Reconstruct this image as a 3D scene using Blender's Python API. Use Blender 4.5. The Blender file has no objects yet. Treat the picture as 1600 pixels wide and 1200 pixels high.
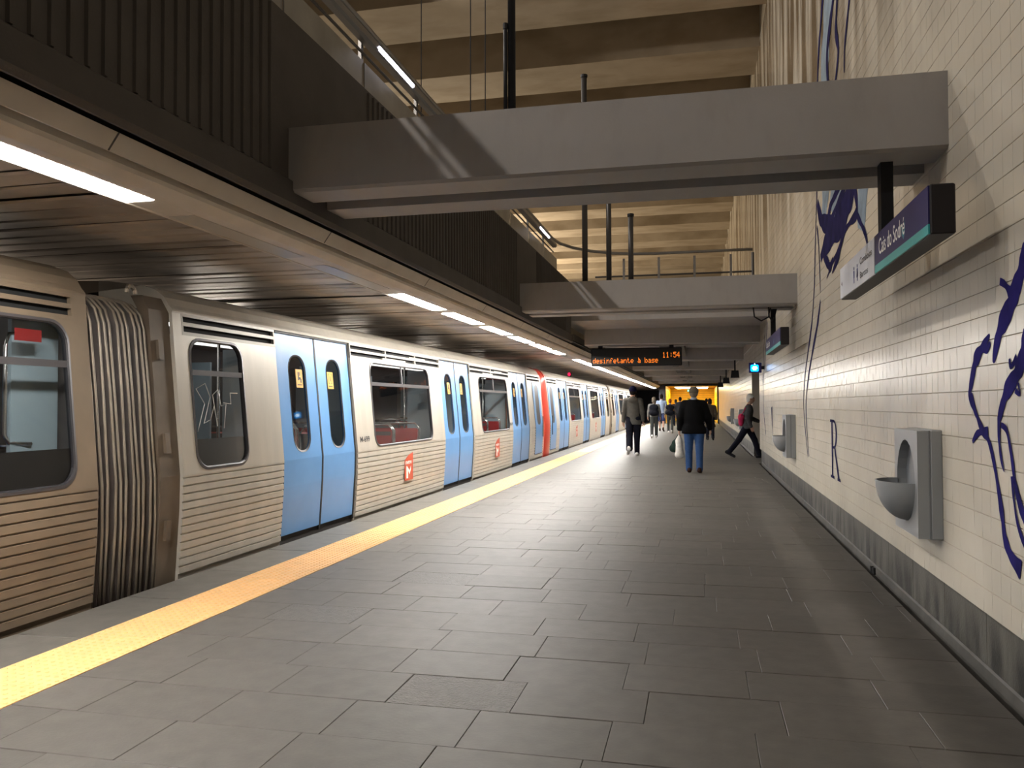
import bpy, math, random
import numpy as np
from mathutils import Vector, Matrix
random.seed(7); np.random.seed(7)
S = bpy.context.scene; COL = S.collection
R_ = math.radians

# ------------------------------------------------------------------ camera, world, exposure
cam_d = bpy.data.cameras.new('camera'); cam = bpy.data.objects.new('camera', cam_d); COL.objects.link(cam)
cam_d.sensor_width = 36.0; cam_d.lens = 36.0 * 1268.45 / 1600; cam_d.clip_start = .05; cam_d.clip_end = 300
_f = Vector((-math.sin(.226682) * math.cos(.02613), math.cos(.226682) * math.cos(.02613), math.sin(.02613)))
_r = Vector((math.cos(.226682), math.sin(.226682), 0)); _u = _r.cross(_f); _rol = -.0031204
_r2 = _r * math.cos(_rol) + _u * math.sin(_rol); _u2 = -_r * math.sin(_rol) + _u * math.cos(_rol)
cam.matrix_world = Matrix(((_r2.x, _u2.x, -_f.x, 0), (_r2.y, _u2.y, -_f.y, 0), (_r2.z, _u2.z, -_f.z, 1.4), (0, 0, 0, 1)))
S.camera = cam
S.view_settings.view_transform = 'Standard'; S.view_settings.look = 'None'; S.view_settings.gamma = 1
S.view_settings.use_curve_mapping = False; S.view_settings.exposure = 0.0
w = bpy.data.worlds.new('world'); S.world = w; w.use_nodes = True
w.node_tree.nodes['Background'].inputs[0].default_value = (.9, .85, .8, 1)
w.node_tree.nodes['Background'].inputs[1].default_value = .02
STRIP_E = 128.0; FLOOD_W = 255; HALL_W = 300; INT_E = 2.6

# ------------------------------------------------------------------ materials
def mat(name, col, rough=.6, metal=0, var=.0, scale=4, bump=0, bscale=60, spec=.5, emit=0, rnd=0, stretch=None, coat=0):
    m = bpy.data.materials.new(name); m.use_nodes = True; nt = m.node_tree; N = nt.nodes; L = nt.links
    b = N['Principled BSDF']; c = (*col, 1)
    b.inputs['Base Color'].default_value = c; b.inputs['Roughness'].default_value = rough
    b.inputs['Metallic'].default_value = metal; b.inputs['Specular IOR Level'].default_value = spec
    b.inputs['Coat Weight'].default_value = coat
    if emit:
        b.inputs['Emission Color'].default_value = c; b.inputs['Emission Strength'].default_value = emit
    tc = N.new('ShaderNodeTexCoord'); src = tc.outputs['Object']
    geo = N.new('ShaderNodeNewGeometry')
    pos = geo.outputs['Position']
    if stretch:
        vm = N.new('ShaderNodeVectorMath'); vm.operation = 'MULTIPLY'; vm.inputs[1].default_value = stretch
        L.new(pos, vm.inputs[0]); pos = vm.outputs[0]
    last = None
    if var:
        n = N.new('ShaderNodeTexNoise'); n.inputs['Scale'].default_value = scale; n.inputs['Detail'].default_value = 5
        L.new(pos, n.inputs['Vector'])
        mr = N.new('ShaderNodeMapRange'); mr.inputs[1].default_value = .3; mr.inputs[2].default_value = .7
        mr.inputs[3].default_value = 1 - var; mr.inputs[4].default_value = 1 + var
        L.new(n.outputs['Fac'], mr.inputs[0]); last = mr.outputs[0]
    if rnd:
        oi = N.new('ShaderNodeObjectInfo'); mr = N.new('ShaderNodeMapRange')
        mr.inputs[3].default_value = 1 - rnd; mr.inputs[4].default_value = 1 + rnd
        L.new(oi.outputs['Random'], mr.inputs[0])
        if last is not None:
            mu = N.new('ShaderNodeMath'); mu.operation = 'MULTIPLY'; L.new(last, mu.inputs[0]); L.new(mr.outputs[0], mu.inputs[1]); last = mu.outputs[0]
        else: last = mr.outputs[0]
    if last is not None:
        vm = N.new('ShaderNodeVectorMath'); vm.operation = 'SCALE'; vm.inputs[0].default_value = col
        L.new(last, vm.inputs['Scale']); L.new(vm.outputs[0], b.inputs['Base Color'])
    if bump:
        n2 = N.new('ShaderNodeTexNoise'); n2.inputs['Scale'].default_value = bscale; n2.inputs['Detail'].default_value = 4
        L.new(geo.outputs['Position'], n2.inputs['Vector'])
        bp = N.new('ShaderNodeBump'); bp.inputs['Strength'].default_value = bump; bp.inputs['Distance'].default_value = .01
        L.new(n2.outputs['Fac'], bp.inputs['Height']); L.new(bp.outputs[0], b.inputs['Normal'])
    return m

def stain_mat(name, col, dark, rough, z0, z1, stretch, thr=(.45, .7), bump=0, scale=3.0, spec=.5):
    """base colour with streaky stains of their own shape between heights z0 and z1"""
    m = mat(name, col, rough, var=.06, scale=2, bump=bump, spec=spec); nt = m.node_tree; N = nt.nodes; L = nt.links
    b = N['Principled BSDF']; old = b.inputs['Base Color'].links[0].from_socket
    geo = N.new('ShaderNodeNewGeometry'); vm = N.new('ShaderNodeVectorMath'); vm.operation = 'MULTIPLY'; vm.inputs[1].default_value = stretch
    L.new(geo.outputs['Position'], vm.inputs[0])
    n = N.new('ShaderNodeTexNoise'); n.inputs['Scale'].default_value = scale; n.inputs['Detail'].default_value = 6; L.new(vm.outputs[0], n.inputs['Vector'])
    mr = N.new('ShaderNodeMapRange'); mr.inputs[1].default_value = thr[0]; mr.inputs[2].default_value = thr[1]; L.new(n.outputs['Fac'], mr.inputs[0])
    sx = N.new('ShaderNodeSeparateXYZ'); L.new(geo.outputs['Position'], sx.inputs[0])
    mz = N.new('ShaderNodeMapRange'); mz.inputs[1].default_value = z0; mz.inputs[2].default_value = z1; L.new(sx.outputs['Z'], mz.inputs[0])
    mu = N.new('ShaderNodeMath'); mu.operation = 'MULTIPLY'; L.new(mr.outputs[0], mu.inputs[0]); L.new(mz.outputs[0], mu.inputs[1])
    mx = N.new('ShaderNodeMix'); mx.data_type = 'RGBA'; L.new(mu.outputs[0], mx.inputs['Factor']); L.new(old, mx.inputs['A']); mx.inputs['B'].default_value = (*dark, 1)
    L.new(mx.outputs['Result'], b.inputs['Base Color'])
    return m

def glass_mat(name, tint=(.75, .78, .78), refl=.08):
    m = bpy.data.materials.new(name); m.use_nodes = True; nt = m.node_tree; N = nt.nodes; L = nt.links
    N.remove(N['Principled BSDF']); o = N['Material Output']
    t = N.new('ShaderNodeBsdfTransparent'); t.inputs[0].default_value = (*tint, 1)
    g = N.new('ShaderNodeBsdfGlossy'); g.inputs['Roughness'].default_value = .03; g.inputs[0].default_value = (.45, .45, .46, 1)
    lw = N.new('ShaderNodeLayerWeight'); lw.inputs[0].default_value = .15
    mr = N.new('ShaderNodeMapRange'); mr.inputs[3].default_value = refl; mr.inputs[4].default_value = .30; L.new(lw.outputs['Fresnel'], mr.inputs[0])
    mx = N.new('ShaderNodeMixShader'); L.new(mr.outputs[0], mx.inputs[0]); L.new(t.outputs[0], mx.inputs[1]); L.new(g.outputs[0], mx.inputs[2]); L.new(mx.outputs[0], o.inputs[0])
    return m

M = {}
M['slab'] = mat('slate slab', (.108, .098, .086), .53, var=.10, scale=9, bump=.10, bscale=55, rnd=.08, spec=.24)
M['slab_rough'] = mat('rough slate slab', (.104, .095, .083), .52, var=.15, scale=20, bump=.7, spec=.3, bscale=70, rnd=.1)
M['grout_floor'] = mat('floor joint', (.06, .055, .049), .8)
M['edge'] = mat('edge slab', (.115, .106, .094), .5, var=.14, scale=7, bump=.12, rnd=.1)
M['yellow'] = mat('yellow tactile paving', (.86, .50, .205), .45, var=.07, scale=9, rnd=.05)
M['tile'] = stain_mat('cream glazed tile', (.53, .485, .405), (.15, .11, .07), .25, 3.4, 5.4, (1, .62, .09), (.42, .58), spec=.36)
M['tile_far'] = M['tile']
M['grout'] = mat('tile joint', (.38, .34, .28), .8)
M['dado'] = stain_mat('stained stone dado', (.092, .086, .072), (.014, .013, .010), .6, .37, .16, (1, 2.2, .6), (.36, .60), bump=.2)
M['kerb'] = mat('grimy kerb', (.050, .046, .040), .65, var=.3, scale=6)
M['dark'] = mat('dark void', (.008, .008, .008), .9)
M['black'] = mat('black metal', (.010, .010, .012), .6, spec=.25)
M['beam'] = stain_mat('painted concrete beam', (.29, .272, .26), (.215, .195, .18), .62, 2.0, 4.5, (3, 1, 1.2), (.5, .85), bump=.08)
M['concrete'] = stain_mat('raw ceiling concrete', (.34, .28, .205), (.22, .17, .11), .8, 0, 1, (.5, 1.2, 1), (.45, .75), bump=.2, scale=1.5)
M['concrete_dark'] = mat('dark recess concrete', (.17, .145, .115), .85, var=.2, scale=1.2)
M['parapet'] = mat('ribbed dark concrete', (.062, .053, .046), .8, var=.12, scale=3, bump=.2)
M['ledge'] = mat('ledge', (.075, .065, .058), .75, var=.1)
M['trough'] = mat('cream enamel trough', (.58, .51, .42), .45, var=.08, scale=3)
M['slat'] = mat('dark metal slat', (.40, .35, .30), .42, metal=.15, var=.5, scale=1.3, rnd=.25)
M['tunnel'] = mat('dark tunnel wall', (.035, .035, .045), .8)
M['lamp'] = mat('lit diffuser', (1.0, .965, .915), .5, emit=STRIP_E)
M['rail_lamp'] = mat('rail tube lamp', (.85, .85, 1.0), .5, emit=9)
M['slat_fill'] = mat('slat fill light', (1, .88, .74), .5, emit=90)
M['lamp_off'] = mat('unlit diffuser', (.40, .36, .30), .35)
M['steel'] = mat('brushed stainless', (.445, .41, .35), .40, metal=.25, var=.07, scale=2.2, stretch=(1, 3, .5))
M['steel_dirty'] = mat('grimy stainless', (.195, .147, .10), .48, metal=.25, var=.12, scale=3)
M['steel_end'] = mat('grimy car end', (.125, .095, .068), .55, metal=.2, var=.2, scale=4)
M['vent'] = mat('vent bar', (.26, .24, .205), .45, metal=.3)
M['gasket'] = mat('window gasket', (.02, .019, .022), .45)
M['wframe'] = mat('anodised window frame', (.085, .08, .085), .38, metal=.4)
M['blue'] = mat('sky blue enamel', (.105, .255, .50), .36, var=.05, scale=3)
M['blue_worn'] = mat('worn blue enamel', (.45, .45, .42), .5, var=.25, scale=8)
M['scratch'] = mat('scratched glass', (.55, .55, .52), .6)
M['rubber'] = mat('black rubber', (.012, .012, .013), .6)
M['underframe'] = mat('grimy underframe', (.05, .042, .036), .7, var=.3, scale=10)
M['red_train'] = mat('red enamel front', (.42, .05, .03), .3, var=.05)
M['orange'] = mat('orange logo', (.46, .062, .022), .45)
M['white'] = mat('white print', (.85, .84, .80), .5)
M['ink'] = mat('dark print', (.03, .03, .035), .6)
M['sticker'] = mat('yellow sticker', (.55, .29, .045), .5)
M['glass'] = glass_mat('train glass', (.62, .64, .64), .03)
M['glass_clear'] = glass_mat('balustrade glass', (.85, .88, .86), .06)
M['film'] = mat('dark window film', (.022, .018, .017), .4)
M['int_wall'] = mat('pale blue interior', (.42, .52, .58), .5)
M['int_grey'] = mat('grey interior', (.13, .118, .115), .6)
M['int_floor'] = mat('train floor', (.16, .13, .11), .6)
M['int_dark'] = mat('far window dark', (.02, .02, .024), .25)
M['seat'] = mat('red seat', (.42, .03, .03), .5)
M['chrome'] = mat('handrail steel', (.72, .70, .68), .22, metal=.9)
M['int_lamp'] = mat('train ceiling lamp', (1, .97, .92), .5, emit=INT_E)
M['bellows'] = mat('gangway pleat', (.038, .028, .023), .6, var=.35, scale=5)
M['bellows_rib'] = mat('gangway rib', (.26, .22, .17), .45, metal=.4, var=.2, scale=6)
M['sign_blue'] = mat('navy sign', (.022, .018, .085), .5, spec=.2)
M['sign_teal'] = mat('teal stripe', (.015, .30, .30), .4)
M['sign_white'] = mat('white sign', (.66, .67, .72), .45)
M['sign_edge'] = mat('sign casing', (.018, .015, .016), .5, spec=.2)
M['navy_print'] = mat('navy print', (.05, .055, .25), .5)
M['teal_print'] = mat('teal print', (.02, .20, .26), .5)
M['led'] = mat('amber dot', (1, .22, .015), .5, emit=1.5)
M['led_panel'] = mat('display face', (.006, .006, .006), .35)
M['cyan'] = mat('cyan sign face', (.0, .33, .95), .4, emit=2.6)
M['cyan_white'] = mat('lit pictogram', (.75, .93, 1), .4, emit=4)
M['green'] = mat('green exit face', (.25, .9, .45), .4, emit=2.2)
M['bluelamp'] = mat('blue signal', (.03, .12, 1), .4, emit=4)
M['redlamp'] = mat('red signal', (1, .02, .10), .4, emit=1.3)
M['bin'] = mat('grey enamel litter bin', (.25, .258, .265), .42, metal=.15, var=.04)
M['bin_in'] = mat('bin inside', (.16, .165, .175), .5)
M['mural'] = mat('cobalt brush paint', (.020, .016, .115), .8, spec=.03, var=.35, scale=5)
M['mural_wash'] = mat('grey blue wash', (.20, .245, .29), .8, spec=.03, var=.25, scale=5)
M['mural_dark'] = mat('ink blue brush paint', (.016, .014, .055), .8, spec=.03, var=.3, scale=6)
M['hall'] = mat('yellow hall tile', (.92, .58, .006), .45, var=.06, rnd=.08)
M['hall_joint'] = mat('hall joint', (.35, .19, .02), .7)
M['rail_metal'] = mat('rail metal', (.22, .21, .20), .35, metal=.7)
M['skirt'] = mat('brushed skirt panel', (.24, .23, .205), .35, metal=.5, var=.2, scale=3)
M['dark_rail'] = mat('dark rail metal', (.055, .05, .047), .45, metal=.4)
M['track'] = mat('ballast dark', (.03, .028, .025), .9)
M['plaster'] = mat('passage plaster', (.36, .33, .28), .7)
M['skin'] = mat('skin', (.48, .27, .19), .55)
M['skin2'] = mat('tanned skin', (.36, .18, .11), .55)
M['eye'] = mat('eye', (.03, .025, .02), .2)
for n in ('led', 'cyan', 'cyan_white', 'green', 'bluelamp', 'redlamp', 'rail_lamp'):
    M[n].cycles.emission_sampling = 'NONE' if n == 'led' else 'AUTO'
def cloth(name, col, rough=.85): 
    M[name] = mat(name, col, rough, var=.12, scale=18, bump=.2, bscale=35, spec=.08)
    return M[name]

# ------------------------------------------------------------------ mesh helpers
class MB:
    def __init__(s): s.v = []; s.f = []
    def add(s, v, f):
        o = len(s.v); s.v += [tuple(map(float, p)) for p in v]; s.f += [tuple(i + o for i in q) for q in f]; return s
    def box(s, x0, x1, y0, y1, z0, z1):
        return s.add([(x0,y0,z0),(x1,y0,z0),(x1,y1,z0),(x0,y1,z0),(x0,y0,z1),(x1,y0,z1),(x1,y1,z1),(x0,y1,z1)],
                     [(0,3,2,1),(4,5,6,7),(0,1,5,4),(1,2,6,5),(2,3,7,6),(3,0,4,7)])
    def bbox(s, x0, x1, y0, y1, z0, z1, b=.01):
        """box with chamfered edges along z and top/bottom"""
        xs, ys = (x0, x1), (y0, y1)
        def ring(z, i):
            return [(x0+b+i,y0+i,z),(x1-b-i,y0+i,z),(x1-i,y0+b+i,z),(x1-i,y1-b-i,z),(x1-b-i,y1-i,z),(x0+b+i,y1-i,z),(x0+i,y1-b-i,z),(x0+i,y0+b+i,z)]
        R = [ring(z0, b*.7), ring(z0+b, 0), ring(z1-b, 0), ring(z1, b*.7)]
        v = [p for r in R for p in r]; f = [tuple(range(7,-1,-1)), tuple(range(24,32))]
        for k in range(3):
            for i in range(8): j = (i+1) % 8; f.append((k*8+i, k*8+j, k*8+8+j, k*8+8+i))
        return s.add(v, f)
    def sweep(s, prof, a0, a1, axis='y', closed=True, cap=True, steps=1):
        n = len(prof); v = []; f = []
        for k in range(steps+1):
            a = a0 + (a1-a0)*k/steps
            for p, q in prof: v.append((p, a, q) if axis == 'y' else ((a, p, q) if axis == 'x' else (p, q, a)))
        for k in range(steps):
            for i in range(n if closed else n-1):
                j = (i+1) % n; f.append((k*n+i, k*n+j, (k+1)*n+j, (k+1)*n+i))
        if closed and cap: f += [tuple(range(n-1,-1,-1)), tuple(range(steps*n, steps*n+n))]
        return s.add(v, f)
    def tube(s, pts, r, n=8, cap=True):
        pts = [Vector(p) for p in pts]; rr = r if isinstance(r, (list, tuple)) else [r]*len(pts); v = []; f = []
        for i, p in enumerate(pts):
            d = (pts[min(i+1, len(pts)-1)] - pts[max(i-1, 0)]).normalized()
            a = d.cross(Vector((0,0,1)) if abs(d.z) < .9 else Vector((1,0,0))).normalized(); b = d.cross(a)
            for k in range(n):
                t = 2*math.pi*k/n; q = p + (a*math.cos(t) + b*math.sin(t))*rr[i]; v.append(tuple(q))
        for i in range(len(pts)-1):
            for k in range(n): j = (k+1) % n; f.append((i*n+k, i*n+j, (i+1)*n+j, (i+1)*n+k))
        if cap: f += [tuple(range(n-1,-1,-1)), tuple(range((len(pts)-1)*n, len(pts)*n))]
        return s.add(v, f)
    def mesh(s, name, material, smooth=False):
        me = bpy.data.meshes.new(name); me.from_pydata(s.v, [], s.f); me.update()
        if material: me.materials.append(material)
        if smooth: me.polygons.foreach_set('use_smooth', [True]*len(me.polygons))
        return me
    def build(s, name, material, parent=None, smooth=False, kind=None, label=None):
        import bmesh
        me = s.mesh(name, material, smooth)
        bm = bmesh.new(); bm.from_mesh(me); bmesh.ops.recalc_face_normals(bm, faces=bm.faces); bm.to_mesh(me); bm.free()
        return link(name, me, parent, kind, label)
def link(name, me, parent=None, kind=None, label=None):
    o = bpy.data.objects.new(name, me); COL.objects.link(o)
    if parent is not None: o.parent = parent
    if kind: o['kind'] = kind
    if label: o['label'] = label
    return o
def smooth_angle(o, a=35):
    me = o.data; me.polygons.foreach_set('use_smooth', [True]*len(me.polygons))
    try: me.set_sharp_from_angle(angle=R_(a))
    except Exception: pass
    return o
def thing(name, label, cat, loc=(0,0,0), group=None):
    o = bpy.data.objects.new(name, None); COL.objects.link(o); o.location = loc; o.empty_display_size = .1
    o['label'] = label; o['category'] = cat
    if group: o['group'] = group
    return o
def tag(o, label, cat, group=None):
    o['label'] = label; o['category'] = cat
    if group: o['group'] = group
    return o
def struct(o): o['kind'] = 'structure'; return o
def P(mb, name, material, par, **k):
    """build a part given in world coordinates under a thing whose Empty has a location"""
    l = par.location if par.parent is None else par.location + par.parent.location
    mb.v = [(a-l.x, b-l.y, c-l.z) for a, b, c in mb.v]
    return mb.build(name, material, par, **k)
_tmp = None
def text_mb(txt, origin, ax, ay, width=None, height=.1, depth=.0015, bold=0):
    """lettering: origin = lower left corner, ax / ay unit vectors of the reading and up directions"""
    cu = bpy.data.curves.new('t', 'FONT'); cu.body = txt; cu.size = 1; cu.resolution_u = 3; cu.offset = bold
    o = bpy.data.objects.new('t', cu); COL.objects.link(o)
    dg = bpy.context.evaluated_depsgraph_get(); me = bpy.data.meshes.new_from_object(o.evaluated_get(dg))
    v = np.array([p.co[:] for p in me.vertices]); f = [tuple(p.vertices) for p in me.polygons]
    bpy.data.objects.remove(o); bpy.data.curves.remove(cu); bpy.data.meshes.remove(me)
    mn, mx = v[:, :2].min(0), v[:, :2].max(0)
    sy = height/(mx[1]-mn[1]); sx = width/(mx[0]-mn[0]) if width else sy
    ax = np.array(ax, float); ay = np.array(ay, float); nz = np.cross(ax, ay)
    q = np.array(origin) + np.outer((v[:,0]-mn[0])*sx, ax) + np.outer((v[:,1]-mn[1])*sy, ay) + nz*depth
    return MB().add(q.tolist(), f)
def ribbon(pts, wid, place, lift=.0015):
    """a brush stroke of varying width lying on a surface: pts are (a, b) with half widths, place maps (a, b) to 3D"""
    n = len(pts); L = []; Rr = []
    # resample with Catmull-Rom
    P2 = [np.array(p, float) for p in pts]; out = []; ww = []
    for i in range(n-1):
        p0, p1, p2, p3 = P2[max(i-1,0)], P2[i], P2[i+1], P2[min(i+2,n-1)]
        for t in np.linspace(0, 1, 6, endpoint=False):
            out.append(.5*((2*p1)+(-p0+p2)*t+(2*p0-5*p1+4*p2-p3)*t*t+(-p0+3*p1-3*p2+p3)*t**3)); ww.append(wid[i]*(1-t)+wid[i+1]*t)
    out.append(P2[-1]); ww.append(wid[-1])
    v = []; f = []
    for i, p in enumerate(out):
        d = out[min(i+1, len(out)-1)] - out[max(i-1, 0)]; d = d/(np.linalg.norm(d)+1e-9); nn = np.array([-d[1], d[0]])
        wv = max(ww[i], .001)*(1+.16*math.sin(i*.62)+.06*math.sin(i*1.3+1))
        v += [place(*(p+nn*wv)), place(*(p-nn*wv))]
    for i in range(len(out)-1): f.append((2*i, 2*i+1, 2*i+3, 2*i+2))
    return MB().add(v, f)

# ------------------------------------------------------------------ dimensions
W = 1.395            # face of the right wall
FE = 1.362           # right edge of the paving (a gutter runs beside it)
PE = -4.12           # platform edge
YA, YB = -2.0, 62.0
BEAMS = [5.02 + 7.33*k for k in range(8)]

# ================================================================== SETTING
# ---- floor
fl = struct(MB().box(PE, FE, YA, 76, -1.1, -.012).build('floor', M['grout_floor']))
# main paving: rows of slabs laid across the platform
rowp = .4125; rows = int((YB - 1.18)/rowp); y0 = 3.226 - 5*rowp
known = {0: -.99, 1: -1.46, 2: -1.59, 3: -1.51, 4: -1.60, 5: -1.385}
slab_cache = {}
far = MB(); nsl = 0
XL = -3.165
for r in range(-3, rows):
    ya = y0 + 5*rowp + (r)*rowp if False else 3.226 + r*rowp; yb = ya + rowp - .003
    if ya > 61.6: break
    rr = random.Random(100+r)
    off = known.get(r, -1.5 + rr.choice([0, .3, .12, .45, .22]) + rr.uniform(-.06, .06))
    x = off - .605*math.ceil((off - XL)/.605)
    while x < FE:
        a = max(x, XL); b = min(x+.603, FE)
        if b - a > .03:
            if nsl < 298 and ya < 18:
                h = rr.uniform(-.0015, .0015); wx = b-a
                key = (round(wx, 3))
                if key not in slab_cache:
                    e = .002; d = rowp-.003
                    mb = MB().add([(0,0,-.03),(wx,0,-.03),(wx,d,-.03),(0,d,-.03),(0,0,-e),(wx,0,-e),(wx,d,-e),(0,d,-e),(e,e,0),(wx-e,e,0),(wx-e,d-e,0),(e,d-e,0)],
                        [(0,1,5,4),(1,2,6,5),(2,3,7,6),(3,0,4,7),(4,5,9,8),(5,6,10,9),(6,7,11,10),(7,4,8,11),(8,9,10,11)])
                    slab_cache[key] = mb
                rough = rr.random() < .04 or (r, round(off,2)) == (1, -1.46) and abs(x+1.46) < .02
                kk = (key, rough)
                if kk not in slab_cache: slab_cache[kk] = slab_cache[key].mesh('paving_slab', M['slab_rough' if rough else 'slab'])
                o = link('paving_slab', slab_cache[kk], fl); o.location = (a, ya, h)
                o.rotation_euler = (rr.uniform(-.0012, .0012), rr.uniform(-.0012, .0012), 0); nsl += 1
            else:
                h = rr.uniform(-.001, .001); far.add([(a,ya,h),(b,ya,h),(b,yb,h),(a,yb,h)], [(0,1,2,3)])
        x += .605
far.build('paving_field', M['slab'], fl, kind='stuff')
# edge slabs and tactile strip
me_edge = MB().bbox(0, -3.645-PE, 0, .995, -.25, 0, .006).mesh('edge_slab', M['edge'])
for k in range(64):
    o = link('edge_slab', me_edge, fl); o.location = (PE, YA + k*1.0 + .23, random.uniform(-.001, .001))
def tactile(stud):
    mb = MB().box(0, .474, 0, .417, -.02, .0035)
    if stud:
        for i in range(9):
            for j in range(8):
                cx, cy = .027 + i*.0525, .026 + j*.0522; v = []; 
                for rr, z in ((.0135, .0035), (.0085, .0085)):
                    for k in range(6): t = k*math.pi/3; v.append((cx+rr*math.cos(t), cy+rr*math.sin(t), z))
                mb.add(v, [(k, (k+1) % 6, 6+(k+1) % 6, 6+k) for k in range(6)] + [tuple(range(6, 12))])
    return mb.mesh('tactile_tile', M['yellow'])
t1, t0 = tactile(True), tactile(False)
for k in range(150):
    y = YA + k*.42; o = link('tactile_tile', t1 if 1 < y < 24 else t0, fl); o.location = (-3.642, y, random.uniform(-.0006, .0006))
# track bed and tunnel
struct(MB().box(-9, PE-.001, YA, 90, -1.3, -1.1).build('floor_track', M['track']))
struct(MB().box(-9.2, -7.6, YA, 90, -1.1, 2.95).build('wall_tunnel', M['tunnel']))
struct(MB().box(-7.6, -2.9, 76, 76.3, -1.1, 2.95).build('wall_tunnel_end', M['tunnel']))
for i in range(14):  # added tubes, unseen behind the train, to brighten the slats over the track
    y = .5 + i*5.2
    t = thing('slat_fill_tube', '%s added tube lighting the track slats, hidden behind the train, counted from the camera' % 'first second third fourth fifth sixth seventh eighth ninth tenth eleventh twelfth thirteenth fourteenth'.split()[i], 'lamp', (-7.55, y, 2.3), 'added slat-lighting tubes')
    MB().box(-.05, 0, 0, 1.5, -.05, .05).build('fitting', M['black'], t)
    MB().tube([(.03, .05, 0), (.03, 1.45, 0)], .025, 8).build('tube', M['slat_fill'], t)
# ---- right wall of glazed tiles with a passage opening
wr = MB()
DO0, DO1, DOZ = 20.25, 22.95, 2.32
wr.box(W+.006, W+.35, YA, DO0, .345, 10.8).box(W+.006, W+.35, DO1, YB, .345, 10.8).box(W+.006, W+.35, DO0, DO1, DOZ, 10.8)
wall_r = struct(wr.build('wall_right', M['grout']))
ts = .1245; g = .0018; ftile = MB(); cand = []
def tile_quads(mb, y, z, rng):
    a = rng.uniform(-.004, .004); b = rng.uniform(-.011, .011); h = ts/2 - g/2; hy = ts/2-.0004; e = .0018
    def X(dy, dz): return W + .0005 + a*dy + b*dz + .0001*rng.random()
    f = hy-.0007
    v = [(X(-f,-h+e), y-f, z-h+e), (X(f,-h+e), y+f, z-h+e), (X(f,h-e), y+f, z+h-e), (X(-f,h-e), y-f, z+h-e),
         (W+.0065, y-hy, z-h), (W+.0065, y+hy, z-h), (W+.0065, y+hy, z+h), (W+.0065, y-hy, z+h)]
    mb.add(v, [(3,2,1,0),(0,1,5,4),(1,2,6,5),(2,3,7,6),(3,0,4,7)])
rng = random.Random(5); z0t = .345
h = ts/2 - g/2; e = .0018; hy = ts/2-.0004; fy = hy-.0007
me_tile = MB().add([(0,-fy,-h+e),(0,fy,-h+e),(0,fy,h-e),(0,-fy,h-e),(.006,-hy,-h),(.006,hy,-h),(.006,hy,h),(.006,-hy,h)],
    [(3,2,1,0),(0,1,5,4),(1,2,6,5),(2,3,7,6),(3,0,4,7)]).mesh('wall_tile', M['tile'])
ny = int((YB - 3.2)/ts); nt_ = 0
for i in range(ny):
    y = 3.2 + (i+.5)*ts
    if DO0 - ts*.6 < y < DO1 + ts*.6: zlo = DOZ
    else: zlo = z0t
    for j in range(int((9.6-z0t)/ts)):
        z = z0t + (j+.5)*ts
        if z < zlo + ts*.5 - .001 and zlo > 1: continue
        vis = (z-1.4) < 1.30*y*.37 + .12
        if z-1.4 > .56*y + .3: continue            # above the frame here
        near = y < 5.55 and z < 1.4 + .53*y - .3 and nt_ < 298
        if y > 20 and z > 3.0: continue
        if near:
            o = link('wall_tile', me_tile, wall_r); o.location = (W, y, z); o.rotation_euler = (0, rng.uniform(-.011, .011), rng.uniform(-.004, .004)); nt_ += 1
        elif y < 40: tile_quads(ftile, y, z, rng)
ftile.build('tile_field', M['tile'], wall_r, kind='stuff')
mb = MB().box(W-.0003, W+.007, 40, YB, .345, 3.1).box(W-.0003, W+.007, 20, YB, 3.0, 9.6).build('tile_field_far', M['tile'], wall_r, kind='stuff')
# dado and gutter
for a, b in ((YA, DO0), (DO1, YB)):
    mb = MB(); k = a
    dd = struct(MB().box(W+.05, W+.35, a, b, -.2, .345).build('baseboard_right', M['dado']))
    while k < b - .05:
        n = min(k + .74, b); MB().box(W+.038, W+.055, k+.003, n-.003, .055, .342).build('dado_panel', M['dado'], dd); k = n
    MB().sweep([(W+.07, -.09), (W+.033, -.09), (W+.033, -.02), (W+.04, .03), (W+.07, .06)], a, b).build('skirting_kerb', M['kerb'], dd)
struct(MB().box(FE, W+.35, YA, YB, -.3, -.10).build('floor_gutter', M['dark']))
# passage behind the opening
pas = MB().box(W+.35, 4.2, DO0-.2, DO0, 0, 2.5).box(W+.35, 4.2, DO1, DO1+.2, 0, 2.5).box(4.2, 4.4, DO0-.2, DO1+.2, 0, 2.5)
struct(pas.build('wall_passage', M['plaster']))
struct(MB().box(W+.35, 4.2, DO0, DO1, 2.33, 2.5).build('ceiling_passage', M['plaster']))
struct(MB().box(FE, 4.2, DO0, DO1, -.3, -.002).build('floor_passage', M['slab']))
# ---- hall ceiling: concrete ribs with recesses
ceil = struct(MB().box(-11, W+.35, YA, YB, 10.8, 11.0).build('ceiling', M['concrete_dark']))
y = 18.95 - 3.61*6
while y < YB - 2:
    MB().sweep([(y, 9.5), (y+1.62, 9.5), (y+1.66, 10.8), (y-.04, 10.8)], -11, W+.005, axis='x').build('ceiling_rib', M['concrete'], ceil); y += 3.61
struct(MB().box(-11.3, -11, YA, YB, 2.9, 11).build('wall_mezzanine', M['concrete']))
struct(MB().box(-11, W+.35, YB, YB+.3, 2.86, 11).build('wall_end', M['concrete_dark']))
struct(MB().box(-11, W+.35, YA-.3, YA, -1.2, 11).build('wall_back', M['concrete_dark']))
# mezzanine floor (left) and the deck that crosses over the platform
struct(MB().box(-11, -2.95, YA, YB, 2.86, 3.12).build('floor_mezzanine', M['concrete_dark']))
DK = 17.6
struct(MB().box(-2.95, W, DK, YB, 3.24, 3.42).build('ceiling_deck', M['beam']))
for nm, x in (('deck_duct', -1.05), ('deck_duct', -.62)):
    struct(MB().box(x, x+.22, 20.6, YB, 2.98, 3.24).build('trim_duct', M['ledge']))
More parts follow.
